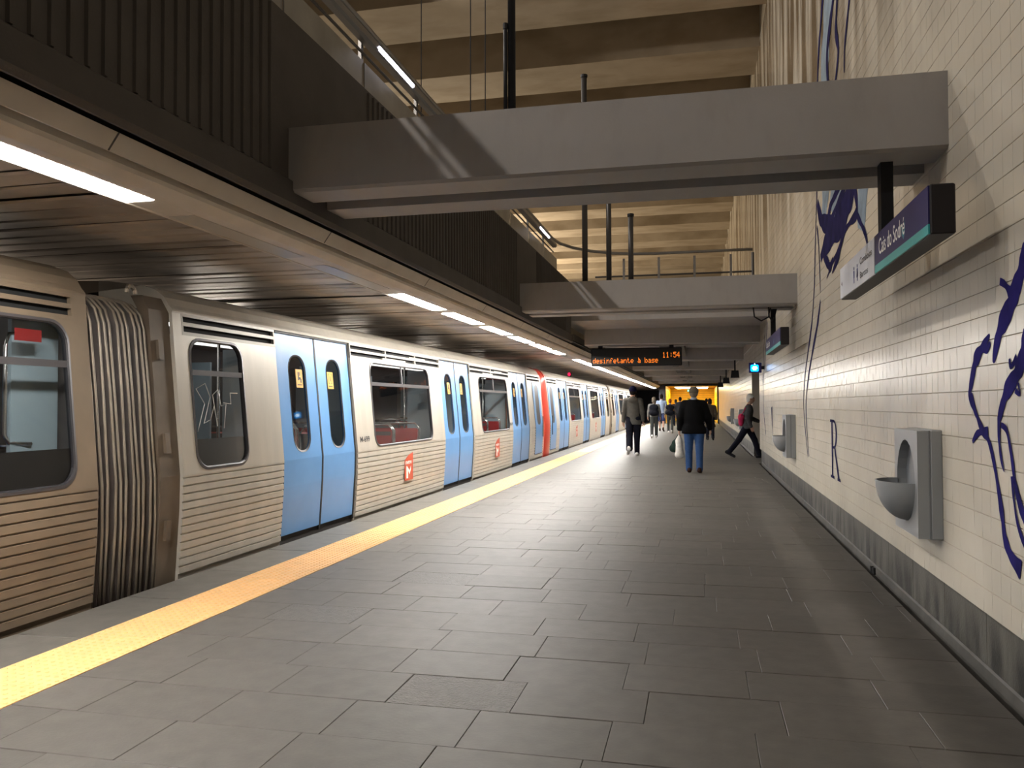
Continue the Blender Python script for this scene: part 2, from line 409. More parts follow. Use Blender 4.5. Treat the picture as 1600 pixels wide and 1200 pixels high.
# ---- parapet (ribbed) on the left of the hall
prof = []; yy = YA
pts = [(-2.76, 2.86), (-2.745, 2.76), (-2.72, 2.755), (-2.685, 2.78), (-2.685, 2.93), (-2.72, 2.955), (-2.725, 4.075), (-2.95, 4.075)]
par = struct(MB().sweep(pts, YA, DK).build('wall_parapet', M['parapet']))
rib = MB()
y = YA + .05
while y < 16.8:
    if all(not (b-.25 < y < b+1.3) for b in BEAMS): rib.sweep([(-2.73, y), (-2.706, y+.012), (-2.706, y+.03), (-2.73, y+.045)], 2.956, 4.05, axis='z')
    y += .108
rib.build('parapet_ribs', M['parapet'], par, kind='stuff')
# ---- lighting trough along the platform edge
tr = struct(MB().sweep([(-2.95, 2.815), (-2.86, 2.79), (-2.922, 2.705), (-2.934, 2.705), (-2.955, 2.80)], YA, YB).build('trim_fascia', M['trough']))
k = YA + .65
while k < 40:
    MB().sweep([(-2.8592, 2.789), (-2.9212, 2.704), (-2.925, 2.71), (-2.863, 2.79)], k, k+.012).build('fascia_joint', M['ledge'], tr) if k < 30 else None; k += 2.44
tq = struct(MB().sweep([(-2.99, 2.80), (-2.984, 2.69), (-2.995, 2.668), (-3.06, 2.628), (-3.115, 2.618), (-3.13, 2.622), (-3.325, 2.622), (-3.33, 2.615), (-3.345, 2.615), (-3.37, 2.80)], YA, YB).build('trim_trough', M['trough']))
struct(MB().box(-3.1, -2.76, YA, YB, 2.83, 2.86).build('trim_soffit', M['dark']))  # near-black colour puts the shade of the gap into the soffit
# ---- slatted ceiling over the track
cs = struct(MB().box(-7.8, -3.36, YA, 90, 2.90, 2.95).build('ceiling_track', M['dark']))
me_sl = MB().sweep([(0, .012), (.02, 0), (.20, 0), (.22, .012), (.20, .02), (.02, .02)], -7.6, -3.40, axis='x').mesh('ceiling_slat', M['slat'])
fs = MB(); 
for k in range(int((88-YA)/.245)):
    y = YA + k*.245
    if y < 24:
        o = link('ceiling_slat', me_sl, cs); o.location = (0, y, 2.735 + random.uniform(-.006, .006)); o.rotation_euler = (random.uniform(-.03, .03), random.uniform(-.002, .002), 0)
    else: fs.sweep([(y, 2.747), (y+.02, 2.735), (y+.20, 2.735), (y+.22, 2.747)], -7.6, -3.40, axis='x')
fs.build('slat_field', M['slat'], cs, kind='stuff')
# ---- concrete beams across the platform
def beam(y, n):
    mb = MB()
    pr = [(y, 2.875), (y+.02, 2.855), (y+.30, 2.855), (y+.30, 3.05), (y+.52, 3.05), (y+.52, 2.855), (y+.82, 2.855), (y+.82, 3.30), (y, 3.30)]
    mb.sweep(pr, -2.72, W+.01, axis='x')
    return struct(mb.build('beam', M['beam']))
for i, y in enumerate([BEAMS[0]-7.33] + BEAMS): 
    if y < 60 and y > YA-.5 or i > 0: beam(y, i)

# ---- yellow hall at the end of the platform
HX0, HX1, HZ, HY1 = -2.46, 1.29, 2.80, 74.0
hall = MB().box(HX0-.3, HX0-.006, YB, HY1, -.2, HZ+.3).box(HX1+.006, HX1+.3, YB, HY1, -.2, HZ+.3).box(HX0, HX1, HY1+.006, HY1+.3, -.2, HZ+.3).box(HX0, HX1, YB, HY1, HZ+.02, HZ+.3)
hl = struct(hall.build('wall_hall', M['hall_joint']))
for j in range(14):
    z = j*.2
    MB().box(HX0, HX1, HY1-.012, HY1, z+.012, z+.196).build('hall_panel', M['hall'], hl)
    for q in range(4):
        a = YB + .05 + q*2.98
        MB().box(HX0-.006, HX0+.012, a, a+2.96, z+.008, z+.196).build('hall_panel', M['hall'], hl)
        MB().box(HX1-.012, HX1+.006, a, a+2.96, z+.008, z+.196).build('hall_panel', M['hall'], hl)
hj = MB().box(-2.95, HX0-.02, YB-.02, YB+.25, -.1, 2.88).box(HX1+.02, W+.3, YB-.02, YB+.25, -.1, 2.88).box(HX0-.05, HX1+.05, YB-.02, YB+.25, HZ, 2.9)
struct(hj.build('trim_portal', M['tunnel']))
# hall contents
xl = thing('exit_sign', 'green lit exit sign hanging in front of the yellow tiled hall', 'sign', (-.62, 57, 2.35))
P(MB().bbox(-.82, -.42, 56.96, 57.04, 2.28, 2.44, .01), 'casing', M['black'], xl)
P(MB().box(-.79, -.45, 56.955, 56.962, 2.30, 2.42), 'lit_face', M['green'], xl)
P(MB().tube([(-.72, 57, 2.43), (-.72, 57, 2.86)], .012).tube([(-.52, 57, 2.43), (-.52, 57, 2.86)], .012), 'hanger', M['black'], xl)
for y in (65, 70):
    t = thing('hall_lamp', 'bright ceiling lamp inside the yellow hall, %s' % ('nearer the platform' if y == 65 else 'at its back wall'), 'lamp', (-.6, y, HZ))
    P(MB().box(-1.9, .7, y-.18, y+.18, HZ-.04, HZ+.012), 'lamp_housing', M['white'], t)
    P(MB().box(-1.85, .65, y-.15, y+.15, HZ-.05, HZ-.041), 'diffuser', mat('warm diffuser', (1, .84, .42), .5, emit=120), t)

# ---- hanging destination lamps : strip lamps in the trough
k = -4; n = 0
while True:
    y = 8.34 + 1.9*k; k += 1
    if y > 60: break
    if k-1 == 6: continue
    off = (k-1) in (-2, -1)
    x0, x1 = -3.320, -3.140
    pos = ['between', ''][0]
    nn = k-1
    if nn < -3: lab = 'long white strip lamp in the cream trough, directly over the platform edge beside the camera'
    elif nn == -3: lab = 'nearest lit strip lamp in the cream trough, at the upper left of the train'
    elif off: lab = 'unlit strip lamp in the cream trough, %s of the dark pair' % ('nearer' if nn == -2 else 'farther')
    else:
        words = 'first second third fourth fifth sixth seventh eighth ninth tenth eleventh twelfth thirteenth fourteenth fifteenth sixteenth seventeenth eighteenth nineteenth twentieth'.split()
        i = n; n += 1
        lab = '%s lit white strip lamp in the trough beyond the dark gap' % (words[i] if i < 20 else 'twenty-%s' % words[i-20])
    t = thing('strip_lamp', lab, 'lamp', (-3.23, y, 2.62), 'strip lamps in the platform edge trough')
    P(MB().box(x0-.003, x1+.003, y, y+1.6, 2.6215, 2.70), 'lamp_housing', M['trough'], t)
    P(MB().box(x0, x1, y+.03, y+1.54, 2.6190, 2.6210), 'diffuser', M['lamp_off' if off else 'lamp'], t)
# ---- flood lamps high over the mezzanine, they throw the rail shadows on the beams
for i, y in enumerate((-1.3, 2.6, 9.4, 13.9)):
    t = thing('flood_lamp', '%s black flood lamp on a rod under the hall ceiling, counted from the back wall' % ('first', 'second', 'third', 'fourth')[i], 'lamp', (-6.75, y, 9.25), 'mezzanine flood lamps')
    P(MB().bbox(-6.95, -6.70, y-.2, y+.2, 9.21, 9.42, .02), 'housing', M['black'], t)
    P(MB().tube([(-6.8, y, 9.4), (-6.8, y, 9.495 if i in (0, 2) else 10.795)], .02), 'rod', M['black'], t)
    ld = bpy.data.lights.new('flood_light', 'SPOT'); ld.energy = FLOOD_W*4; ld.spot_size = R_(125); ld.spot_blend = .5; ld.shadow_soft_size = .07; ld.color = (1, .93, .85)
    lo = bpy.data.objects.new('flood_light', ld); COL.objects.link(lo); lo.location = (-6.7, y, 9.18)
    lo.rotation_euler = (Vector((1.4, y+1.2, 1.5)) - Vector((-6.7, y, 9.18))).to_track_quat('-Z', 'Y').to_euler()
# uplighter rows on the mezzanine wall wash the ceiling
for i, y in enumerate((6, 16, 26, 36, 46)):
    t = thing('uplight', '%s ceiling uplight on the mezzanine back wall, counted along the hall' % ('first', 'second', 'third', 'fourth', 'fifth')[i], 'lamp', (-10.8, y, 5.2), 'mezzanine uplights')
    P(MB().bbox(-11.0, -10.75, y-.6, y+.6, 5.0, 5.12, .02), 'housing', M['black'], t)
    ld = bpy.data.lights.new('uplight', 'AREA'); ld.energy = HALL_W*(.24, .32, 3.4, 5.0, 5.4)[i]; ld.shape = 'RECTANGLE'; ld.size = .2; ld.size_y = 1.1; ld.color = (1, .83, .6)
    lo = bpy.data.objects.new('uplight_light', ld); COL.objects.link(lo); lo.location = (-10.86, y, 5.14); lo.rotation_euler = (0, R_(180+38), 0)

# ---- mezzanine balustrade with a rail that carries lamps
bal = thing('balustrade', 'glass and steel balustrade with lamp rail on the dark ribbed parapet', 'railing', (-2.78, 4, 4.075))
y = YA + .1; seg = 1.38; i = 0
while y < 15.4:
    P(MB().box(-2.772, -2.762, y+.03, y+seg-.03, 4.10, 4.33), 'skirt_panel', M['skirt'], bal)
    P(MB().box(-2.80, -2.772, y-.022, y+.022, 4.06, 4.65), 'post', M['rail_metal'], bal); y += seg
def railpath(z, xo=0):
    pts = [(-2.78+xo, YA+.05, z), (-2.78+xo, 8, z), (-2.78+xo, 15.6, z)]
    for a in range(1, 7): t = a/6*math.pi/2; pts.append((-2.78+xo+1.9*(1-math.cos(t)), 15.6+2.1*math.sin(t), z))
    return pts + [(1.12, 17.7, z)]
P(MB().tube(railpath(4.665), .03, 10), 'top_rail', M['rail_metal'], bal, smooth=True)
P(MB().sweep([(-2.775, 4.485), (-2.715, 4.48), (-2.69, 4.495), (-2.69, 4.55), (-2.72, 4.585), (-2.775, 4.585)], YA+.05, 15.6), 'lamp_rail', M['rail_metal'], bal)
P(MB().tube([(-2.76, YA+.05, 4.395), (-2.76, 15.6, 4.395)], .013, 6), 'lower_bar', M['dark_rail'], bal)
P(MB().tube([(1.12, 17.7, 4.60), (1.12, 17.7, 3.42)], .032, 8), 'end_post', M['dark_rail'], bal)
for k, y in enumerate((-.7, 6.55, 13.9)):
    lp = P(MB().tube([(-2.692, y, 4.51), (-2.692, y+.86, 4.51)], .02, 8), 'tube_lamp', M['rail_lamp'], bal)
# deck guard
gd = bal
for x in (-1.6, -.85, -.1, .65): P(MB().box(x, x+.05, 17.68, 17.73, 3.42, 4.58), 'deck_post', M['rail_metal'], gd)
P(MB().box(-2.3, .62, 17.72, 17.735, 3.55, 4.0), 'guard_panel', M['dark_rail'], gd)
P(MB().tube([(-2.2, 17.7, 4.2), (1.1, 17.7, 4.2)], .02), 'lower_rail', M['dark_rail'], gd)
# poles standing on the beams
def pole(x, y, z1, r, lab):
    t = thing('pole', lab, 'pole', (x, y, 3.30), 'poles standing on the beams')
    P(MB().tube([(x, y, 3.31), (x, y, z1)], r, 10), 'shaft', M['dark_rail'] if r > .03 else M['black'], t, smooth=True)
    P(MB().tube([(x, y, 3.295), (x, y, 3.315)], r*2, 10), 'foot_plate', M['black'], t)
    P(MB().tube([(x, y, z1-.02), (x, y, z1+.02)], r*1.25, 10), 'cap', M['black'], t)
pole(-1.245, 5.42, 7.6, .027, 'tall dark pole standing on the nearest beam, the thickest there')
pole(-1.285, 5.40, 4.02, .014, 'slim black pole just left of the thickest pole on the nearest beam')
pole(-1.17, 5.44, 3.42, .014, 'stub of slim black pole right of the thickest pole on the nearest beam')
pole(-1.74, 12.70, 6.62, .045, 'tallest dark pole standing on the second beam, at its left')
pole(-1.36, 12.68, 5.2, .042, 'middle dark pole standing on the second beam')
pole(-1.02, 12.70, 4.36, .042, 'short dark pole standing on the second beam, right of two others')
for i, (x, y) in enumerate(((-2.885, 8.2), (-2.134, 7.5), (-2.013, 7.6))):
    tag(MB().tube([(x, y, 4.0 if i == 0 else 4.2), (x+.01, y, 9.5)], .006, 5).build('hanging_wire', M['black']), 'thin dark wire hanging from the ribbed ceiling, %s of three' % ('leftmost', 'middle', 'rightmost')[i], 'wire', 'wires hanging from the ceiling')

# ================================================================== TRAIN
PZ = [-.35, 0, .55, .83, 2.19, 2.25, 2.37, 2.45]; PX = [-4.22, -4.20, -4.165, -4.16, -4.288, -4.32, -4.40, -4.55]
def px(z): return float(np.interp(z, PZ, PX))
def rrect(y0, y1, z0, z1, r, m=6):
    out = []
    for cx, cz, a0 in ((y1-r, z1-r, 0), (y0+r, z1-r, 90), (y0+r, z0+r, 180), (y1-r, z0+r, 270)):
        for k in range(m+1): t = R_(a0 + 90*k/m); out.append((cx+r*math.cos(t), cz+r*math.sin(t)))
    return out
def orect(y0, y1, z0, z1, hole, m=6):
    out = []
    for c, (sx, sz) in enumerate(((1, 1), (-1, 1), (-1, -1), (1, -1))):
        Y = y1 if sx > 0 else y0; Z = z1 if sz > 0 else z0
        a, b = hole[c*(m+1)], hole[c*(m+1)+m]
        pa = (Y, a[1]) if c in (0, 2) else (a[0], Z); pb = (b[0], Z) if c in (0, 2) else (Y, b[1])
        for k in range(m+1):
            t = k/m*2
            out.append((pa[0]+(Y-pa[0])*t, pa[1]+(Z-pa[1])*t) if t <= 1 else (Y+(pb[0]-Y)*(t-1), Z+(pb[1]-Z)*(t-1)))
    return out
def ring(mb, A, B, ym, xa=0, xb=0, close=True):
    n = len(A); v = [(px(z)+xa, ym(y), z) for y, z in A] + [(px(z)+xb, ym(y), z) for y, z in B]
    mb.add(v, [(i, (i+1) % n, n+(i+1) % n, n+i) for i in range(n)]); return mb
def holed(mb, y0, y1, z0, z1, h, r, ym, xo=0, th=.035):
    H = rrect(*h, r); O = orect(y0, y1, z0, z1, H)
    ring(mb, O, H, ym, xo, xo); ring(mb, H, H, ym, xo, xo-th); ring(mb, O, O, ym, xo, xo-th); return mb
def ngon(mb, A, ym, xo): return mb.add([(px(z)+xo, ym(y), z) for y, z in A], [tuple(range(len(A)))])
def zsheet(mb, y0, y1, zs, ym, xo=0, th=.03):
    prof = [(px(z)+xo, z) for z in zs] + [(px(z)+xo-th, z) for z in reversed(zs)]
    return mb.sweep(prof, ym(y0), ym(y1))
def corr():
    zs = []; out = []; z = .805; out.append((px(.83), .83)); out.append((px(.815)-.0, .812))
    n = 12; p = .0665
    for k in range(n):
        t = .81 - k*p
        out += [(px(t)-.012, t), (px(t)-.012, t-.007), (px(t)-.001, t-.013), (px(t-.03), t-.03), (px(t-p+.004)+.002, t-p+.004)]
    out.append((px(0)-.01, .81-n*p)); out.append((px(-.06)-.01, -.06))
    return out + [(-4.30, -.06), (-4.30, .83)]
CORR = corr()
def window(T, ym, y0, y1, z0, z1, r, mats, wide, film):
    H = rrect(y0+.03, y1-.03, z0+.03, z1-.03, r-.02); O = rrect(y0, y1, z0, z1, r); G = rrect(y0+.02, y1-.02, z0+.02, z1-.02, r-.012)
    mb = MB(); ring(mb, O, G, ym, .006, .010); ring(mb, O, O, ym, .006, -.01)
    wf = mb.build('window_frame', M['wframe'], T)
    mb = MB(); ring(mb, G, H, ym, .010, .002); ring(mb, H, H, ym, .002, -.03); mb.build('gasket', M['gasket'], wf)
    pane = ngon(MB(), rrect(y0+.028, y1-.028, z0+.028, z1-.028, r-.018), ym, -.014).build('pane', M['glass'], wf)
    tb = MB().box(px(1.69)-.012, px(1.69)+.004, *sorted((ym(y0+.03), ym(y1-.03))), 1.668, 1.715)
    tb.build('transom', M['wframe'], wf)
    if wide:
        c = (y0+y1)/2; a, b = sorted((ym(c-.015), ym(c+.015)))
        MB().add([(px(1.7)-.012, a, 1.7), (px(1.7)-.012, b, 1.7), (px(1.96)-.012, b, 1.96), (px(1.96)-.012, a, 1.96), (px(1.7)+.002, a, 1.7), (px(1.7)+.002, b, 1.7), (px(1.96)+.002, b, 1.96), (px(1.96)+.002, a, 1.96)],
                 [(0,3,2,1),(4,5,6,7),(0,1,5,4),(1,2,6,5),(2,3,7,6),(3,0,4,7)]).build('mullion', M['wframe'], wf)
    if film:
        zsheet(MB(), y0+.02, y1-.02, (z0+.01, 1.115), ym, -.02, .01).build('dark_film', M['film'], wf, label='black film across the foot of the window')
    return wf
def vent(T, ym, y0, y1, mt):
    v = zsheet(MB(), y0, y1, (2.005, 2.185), ym, -.035, .01).build('vent_recess', M['dark'], T)
    mb = MB()
    for a, b in ((2.005, 2.035), (2.085, 2.118), (2.165, 2.19)): zsheet(mb, y0, y1, (a, b), ym, .002, .03)
    n = max(1, int((y1-y0)/1.2))
    for k in range(n+1):
        c = y0 + (y1-y0)*k/n; zsheet(mb, max(y0, c-.025), min(y1, c+.025), (2.03, 2.17), ym, .001, .03)
    if n > 1:
        zsheet(mb, y0+.3*(y1-y0), y0+.55*(y1-y0), (2.03, 2.062), ym, 0, .02); zsheet(mb, y0+.6*(y1-y0), y0+.8*(y1-y0), (2.11, 2.135), ym, 0, .02)
    mb.build('vent_bars', mt, T)
def door(T, ym, y0, y1, stick=True):
    c = (y0+y1)/2
    sl = MB()
    for a, b in ((y0-.03, y0), (y1, y1+.03), (c-.017, c+.017)): zsheet(sl, a, b, (.0, .55, .83, 2.17), ym, -.022, .05)
    zsheet(sl, y0, y1, (2.165, 2.19), ym, -.01, .05)
    sl.build('door_seal', M['rubber'], T)
    zsheet(MB(), y0-.03, y1+.03, (-.075, .045), ym, -.045, .1).build('door_kick', M['rubber'], T)
    zsheet(MB(), y0-.06, y1+.06, (-.09, -.055), ym, .012, .1).build('door_sill', M['steel_dirty'], T)
    hw = (c-y0)
    for a, b, s in ((y0+.004, c-.017, 1), (c+.017, y1-.004, -1)):
        m_ = (a+b)/2; h = (m_-.195, m_+.195, .90, 1.955)
        mb = MB(); holed(mb, a, b, .83, 2.165, h, .17, ym, -.026); zsheet(mb, a, b, (.05, .28, .55, .83), ym, -.026, .03)
        lf = mb.build('door_leaf', M['blue'], T)
        G = rrect(*h, .17); I = rrect(h[0]+.02, h[1]-.02, h[2]+.02, h[3]-.02, .155)
        ring(ring(MB(), G, I, ym, -.022, -.03), G, G, ym, -.022, -.04).build('pane_gasket', M['gasket'], lf)
        ngon(MB(), rrect(h[0]+.01, h[1]-.01, h[2]+.01, h[3]-.01, .16), ym, -.038).build('door_pane', M['glass'], lf)
        if stick:
            sy = (m_-.02, m_+.13) if s > 0 else (m_-.15, m_+.0)
            zsheet(MB(), sy[0], sy[1], (1.60, 1.80), ym, -.033, .002).build('door_sticker', M['sticker'], lf)
            g = MB(); q = (sy[0]+sy[1])/2
            if s > 0:
                zsheet(g, q-.03, q-.005, (1.68, 1.77), ym, -.0315, .001); zsheet(g, q-.005, q+.03, (1.69, 1.715), ym, -.0315, .001); zsheet(g, q+.02, q+.045, (1.655, 1.70), ym, -.0315, .001); zsheet(g, q+.005, q+.02, (1.73, 1.77), ym, -.0315, .001)
            else:
                for (ya, yb, za, zb) in ((-.045,-.038,1.66,1.78),(.038,.045,1.66,1.78),(-.045,-.02,1.66,1.668),(.02,.045,1.66,1.668),(-.045,-.02,1.772,1.78),(.02,.045,1.772,1.78),(-.008,.008,1.69,1.75)): zsheet(g, q+ya, q+yb, (za, zb), ym, -.0315, .001)
            zsheet(g, q-.05, q+.05, (1.625, 1.637), ym, -.0315, .001)
            g.build('sticker_print', M['ink'], lf)
def logo(T, y, z=.31):
    X = px(.5)+.010; y1 = y+.34
    pl = MB().sweep([(y, z), (y1, z), (y1, z+.40), (y+.2, z+.375), (y+.08, z+.335), (y, z+.29)], X-.004, X, axis='x').build('logo_plate', M['orange'], T, label='orange metro logo plate on the ribbed panel')
    text_mb('metro', (X, y+.025, z+.235), (0,1,0), (0,0,1), .25, .055, .001, .02).build('logo_text', M['white'], pl)
    mm = MB().add([(X+.001, y+a, z+b) for a, b in ((.06,.03),(.13,.03),(.13,.14),(.19,.08),(.25,.15),(.25,.21),(.19,.14),(.08,.215),(.06,.20))], [(0,1,2,8),(2,3,6,7),(2,7,8),(3,4,5,6)])
    mm.build('logo_letter', M['white'], pl)
def number(T, y, z=.935, h=.075, w=.3):
    lean = Vector((px(1.2)-px(.9), 0, .3)).normalized()
    text_mb('M-699', (px(z)+.002, y, z), (0,1,0), tuple(lean), w, h, .001, .02).build('car_number', M['ink'], T, label='black car number M-699')
def interior(T, ym, wins, doors, y0, y1):
    a, b = sorted((ym(y0), ym(y1)))
    MB().box(-6.9, -4.27, a, b, -.05, .0).build('train_floor', M['int_floor'], T)
    MB().box(-6.92, -4.6, a, b, 2.20, 2.26).build('train_ceiling', M['int_grey'], T)
    MB().box(-6.95, -6.88, a, b, 0, 2.25).build('far_wall', M['int_grey'], T)
    for c0, c1 in wins:
        p, q = sorted((ym(c0), ym(c1))); MB().box(-6.885, -6.872, p, q, .95, 1.95).build('far_window', M['int_dark'], T)
        L = c1-c0
        # wall lining under the window
        zsheet(MB(), c0-.1, c1+.1, (0, .55, .83), ym, -.06, .02).build('wall_lining', M['int_grey'], T)
        seats = [(c0+.16, 1), (c1-.16, -1)] if L > 1.5 else [(c0+.08, 1)]
        if L > 1.5: seats += [((c0+c1)/2-.06, -1), ((c0+c1)/2+.06, 1)]
        for sy, s in seats:
            for xa, xb in ((-5.32, -4.40), (-6.86, -5.95)):
                pr = [(0,.42),(.42*s,.44),(.44*s,.38),(.05*s,.36),(-.03*s,.40),(-.08*s,1.02),(-.02*s,1.04)]
                mb = MB().sweep([(ym(sy+p), q) for p, q in pr], xa, xb, axis='x')
                se = mb.build('seat', M['seat'], T)
                MB().sweep([(ym(sy+p), q) for p, q in [(-.035*s,.36),(-.085*s,1.02),(-.105*s,1.02),(-.06*s,.0),(-.02*s,0)]], xa+.01, xb-.01, axis='x').build('seat_shell', M['int_grey'], se)
                zt = 1.10
                MB().tube([(xb+.02, ym(sy-.09*s), .75), (xb+.02, ym(sy-.09*s), zt-.06), (xb-.05, ym(sy-.09*s), zt+.02), (xa+.1, ym(sy-.09*s), zt+.02), (xa+.03, ym(sy-.09*s), zt-.06), (xa+.03, ym(sy-.09*s), .5)], .016, 6).build('grab_rail', M['chrome'], se, smooth=True)
    for d0, d1 in doors:
        for e in (d0-.14, d1+.14):
            p, q = sorted((ym(e-.02), ym(e+.02)))
            MB().box(-4.80, -4.33, p, q, 0, 1.98).build('partition', M['int_wall'], T)
            MB().box(-6.86, -6.3, p, q, 0, 1.98).build('partition', M['int_wall'], T)
            MB().tube([(-4.86, ym(e), 0), (-4.86, ym(e), 2.2)], .017, 6).build('grab_pole', M['chrome'], T, smooth=True)
        p, q = sorted((ym(d0), ym(d1))); MB().box(-6.885, -6.87, p, q, .02, 2.1).build('far_door', M['int_wall'], T)
    mb = MB().box(-5.05, -4.9, a+.2, b-.2, 2.185, 2.2).box(-6.25, -6.1, a+.2, b-.2, 2.185, 2.2); mb.build('ceiling_lamp', M['int_lamp'], T)
WINS = [(6.15, 6.96), (10.05, 12.43), (15.48, 17.86)]; DOORS = [(7.66, 9.43), (13.11, 14.86), (18.22, 20.12)]
def car(T, ym, st, front, limit=99, post=True):
    y_end = min(21.85, limit)
    secs = [(5.95, 7.62), (9.47, 13.07), (14.90, 18.18), (20.16, 21.85)]
    for i, (a, b) in enumerate(secs):
        if a > limit: break
        MB().sweep(CORR, ym(a), ym(b)).build('ribbed_panel', st, T)
        if i < 3:
            w0, w1 = WINS[i]; mb = MB(); holed(mb, a, b, .83, 2.005, (w0, w1, .862, 1.985), .15, ym); mb.build('side_panel', st, T)
            window(T, ym, w0-.012, w1+.012, .85, 1.995, .16, st, i > 0, i == 0)
            vent(T, ym, a+.12 if i == 0 else a, b, M['vent'] if st is M['steel'] else st)
            if i == 0: zsheet(MB(), a, a+.12, (2.005, 2.19), ym, 0, .03).build('corner_panel', st, T)
        else:
            # cab end: plain panels round a narrow blue cab door
            mb = MB(); zsheet(mb, a, 20.76, (.83, 2.005), ym); zsheet(mb, 21.76, b, (.83, 2.005), ym); zsheet(mb, a, b, (2.0, 2.01), ym); mb.build('side_panel', st, T)
            vent(T, ym, a, b, st)
            sl = MB(); zsheet(sl, 20.76, 21.76, (.10, .55, .83, 2.0), ym, .003, .03); sl.build('cab_door_seal', M['rubber'], T)
            mb = MB(); h = (21.02, 21.50, .88, 1.93); holed(mb, 20.79, 21.73, .83, 2.0, h, .18, ym, .008); zsheet(mb, 20.79, 21.73, (.12, .55, .83), ym, .008)
            cd = mb.build('cab_door', M['blue'], T)
            ngon(MB(), rrect(*h, .18), ym, .005).build('cab_pane', M['film'], cd)
            MB().tube([(px(.8)+.03, ym(21.62), .55), (px(.8)+.03, ym(21.62), 1.1)], .012, 6).build('cab_handle', M['black'], cd)
    for a, b in DOORS:
        if b < limit: door(T, ym, a, b)
    e = min(limit, 21.85)
    MB().sweep([(px(2.188)+.004, 2.188), (px(2.21)+.016, 2.20), (px(2.22)+.016, 2.215), (px(2.25), 2.25), (-4.36, 2.315), (-4.44, 2.375), (-4.58, 2.425), (-5.0, 2.48), (-5.0, 2.30), (-4.40, 2.188)], ym(5.95), ym(e)).build('roof_edge', st, T)
    MB().sweep([(-4.58, 2.42), (-4.9, 2.47), (-5.6, 2.50), (-6.3, 2.47), (-6.9, 2.30), (-6.98, 2.0), (-6.98, -.1), (-6.95, -.1), (-6.95, 2.2)], ym(5.95), ym(e)).build('roof', M['steel_end'], T)
    MB().box(-6.98, -4.22, *sorted((ym(5.97), ym(e-.02))), -1.0, -.06).build('underframe', M['underframe'], T)
    MB().sweep([(px(-.06)-.012, -.06), (px(-.3)-.012, -.30), (-4.5, -.3), (-4.5, -.06)], ym(5.97), ym(e-.02)).build('sole_bar', M['underframe'], T)
    # closed end wall and hinge post beside the gangway
    if post:
        zsheet(MB(), 5.70, 5.95, (-.1, .55, .83, 2.19, 2.3), ym, -.035, .1).build('end_post', M['steel_end'], T)
        for z in (.32, 1.02, 1.78): zsheet(MB(), 5.76, 5.82, (z, z+.16), ym, -.008, .03).build('hinge', M['steel_end'], T)
    MB().box(-6.95, -5.9, *sorted((ym(5.955), ym(6.0))), -.05, 2.3).box(-5.3, -4.35, *sorted((ym(5.955), ym(6.0))), -.05, 2.2).box(-5.9, -5.3, *sorted((ym(5.955), ym(6.0))), 2.0, 2.3).build('end_wall', M['int_grey'], T)
    interior(T, ym, [w for w in WINS if w[1] < limit], [d for d in DOORS if d[1] < limit], 5.96, e-.02)
    if front:
        mb = MB(); zs = [-.25, .0, .4, .83, 1.2, 1.6, 2.0, 2.19, 2.3, 2.38, 2.44]; st_ = [(21.85, 0), (22.0, -.006), (22.15, -.03), (22.27, -.09), (22.34, -.22), (22.36, -.5), (22.36, -1.6)]
        v = []; f = []; n = len(zs)
        for yy, dx in st_:
            for z in zs: v.append((px(z)+dx, ym(yy - (max(0, z-1.0)**2)*.10*(1 if yy > 22 else 0)), z))
        for k in range(len(st_)-1):
            for i in range(n-1): f.append((k*n+i, k*n+i+1, (k+1)*n+i+1, (k+1)*n+i))
        smooth_angle(mb.add(v, f).build('red_front', M['red_train'], T), 50)
ident = lambda y: y
carB = thing('train_car', 'stainless metro car with blue doors between the brown gangway and the red coupling', 'train car', (0, 0, 0), 'cars of the metro train')
car(carB, ident, M['steel'], True)
number(carB, 9.56); number(carB, 17.9, .94, .075, .26); logo(carB, 11.12); logo(carB, 16.5)
# scratched lines on the narrow window
gf = MB()
for pts in ([(6.20,1.18),(6.33,1.42),(6.22,1.55),(6.36,1.60),(6.42,1.48),(6.30,1.25),(6.40,1.28),(6.47,1.40),(6.50,1.24)], [(6.50,1.22),(6.46,1.50),(6.55,1.55),(6.58,1.40),(6.66,1.42),(6.60,1.2)], [(6.62,1.43),(6.74,1.42),(6.74,1.52),(6.86,1.52)]):
    gf.tube([(px(z)-.010, y, z) for y, z in pts], .0035, 4)
gf.build('scratched_lines', M['scratch'], carB)
carC = thing('train_car', 'metro car beyond the red coupling, its doors half way along the train', 'train car', (0, 0, 0), 'cars of the metro train')
mirC = lambda y: 44.72 - y
car(carC, mirC, M['steel'], True, post=False)
logo(carC, mirC(11.46)); logo(carC, mirC(16.84))
carA = thing('train_car', 'grimy brown metro car before the gangway, cut by the left edge', 'train car', (0, 0, 0), 'cars of the metro train')
mirA = lambda y: 10.92 - y
car(carA, mirA, M['steel_dirty'], False, 12.9, False)
ds = P(MB().box(px(1.9)-.03, px(1.9)-.028, 4.36, 4.58, 1.83, 1.91), 'window_notice', M['seat'], carA, label='red notice at the top of the window')
bl = P(MB().box(-4.44, -4.41, 4.46, 4.86, .6, 1.98), 'blue_partition', M['int_wall'], carA)
P(MB().box(-4.95, -4.92, 4.35, 4.75, .6, 1.8), 'blue_partition', M['blue'], carA)
P(MB().box(-5.0, -4.6, 4.30, 4.42, .6, 1.22), 'seat_back', M['seat'], carA)
P(MB().tube([(-4.40, 4.62, 1.90), (-4.42, 4.45, 1.88), (-4.42, 4.42, 1.80), (-4.42, 4.42, 1.22), (-4.42, 4.46, 1.16), (-4.40, 4.62, 1.15)], .014, 6), 'grab_rail', M['chrome'], carA, smooth=True)
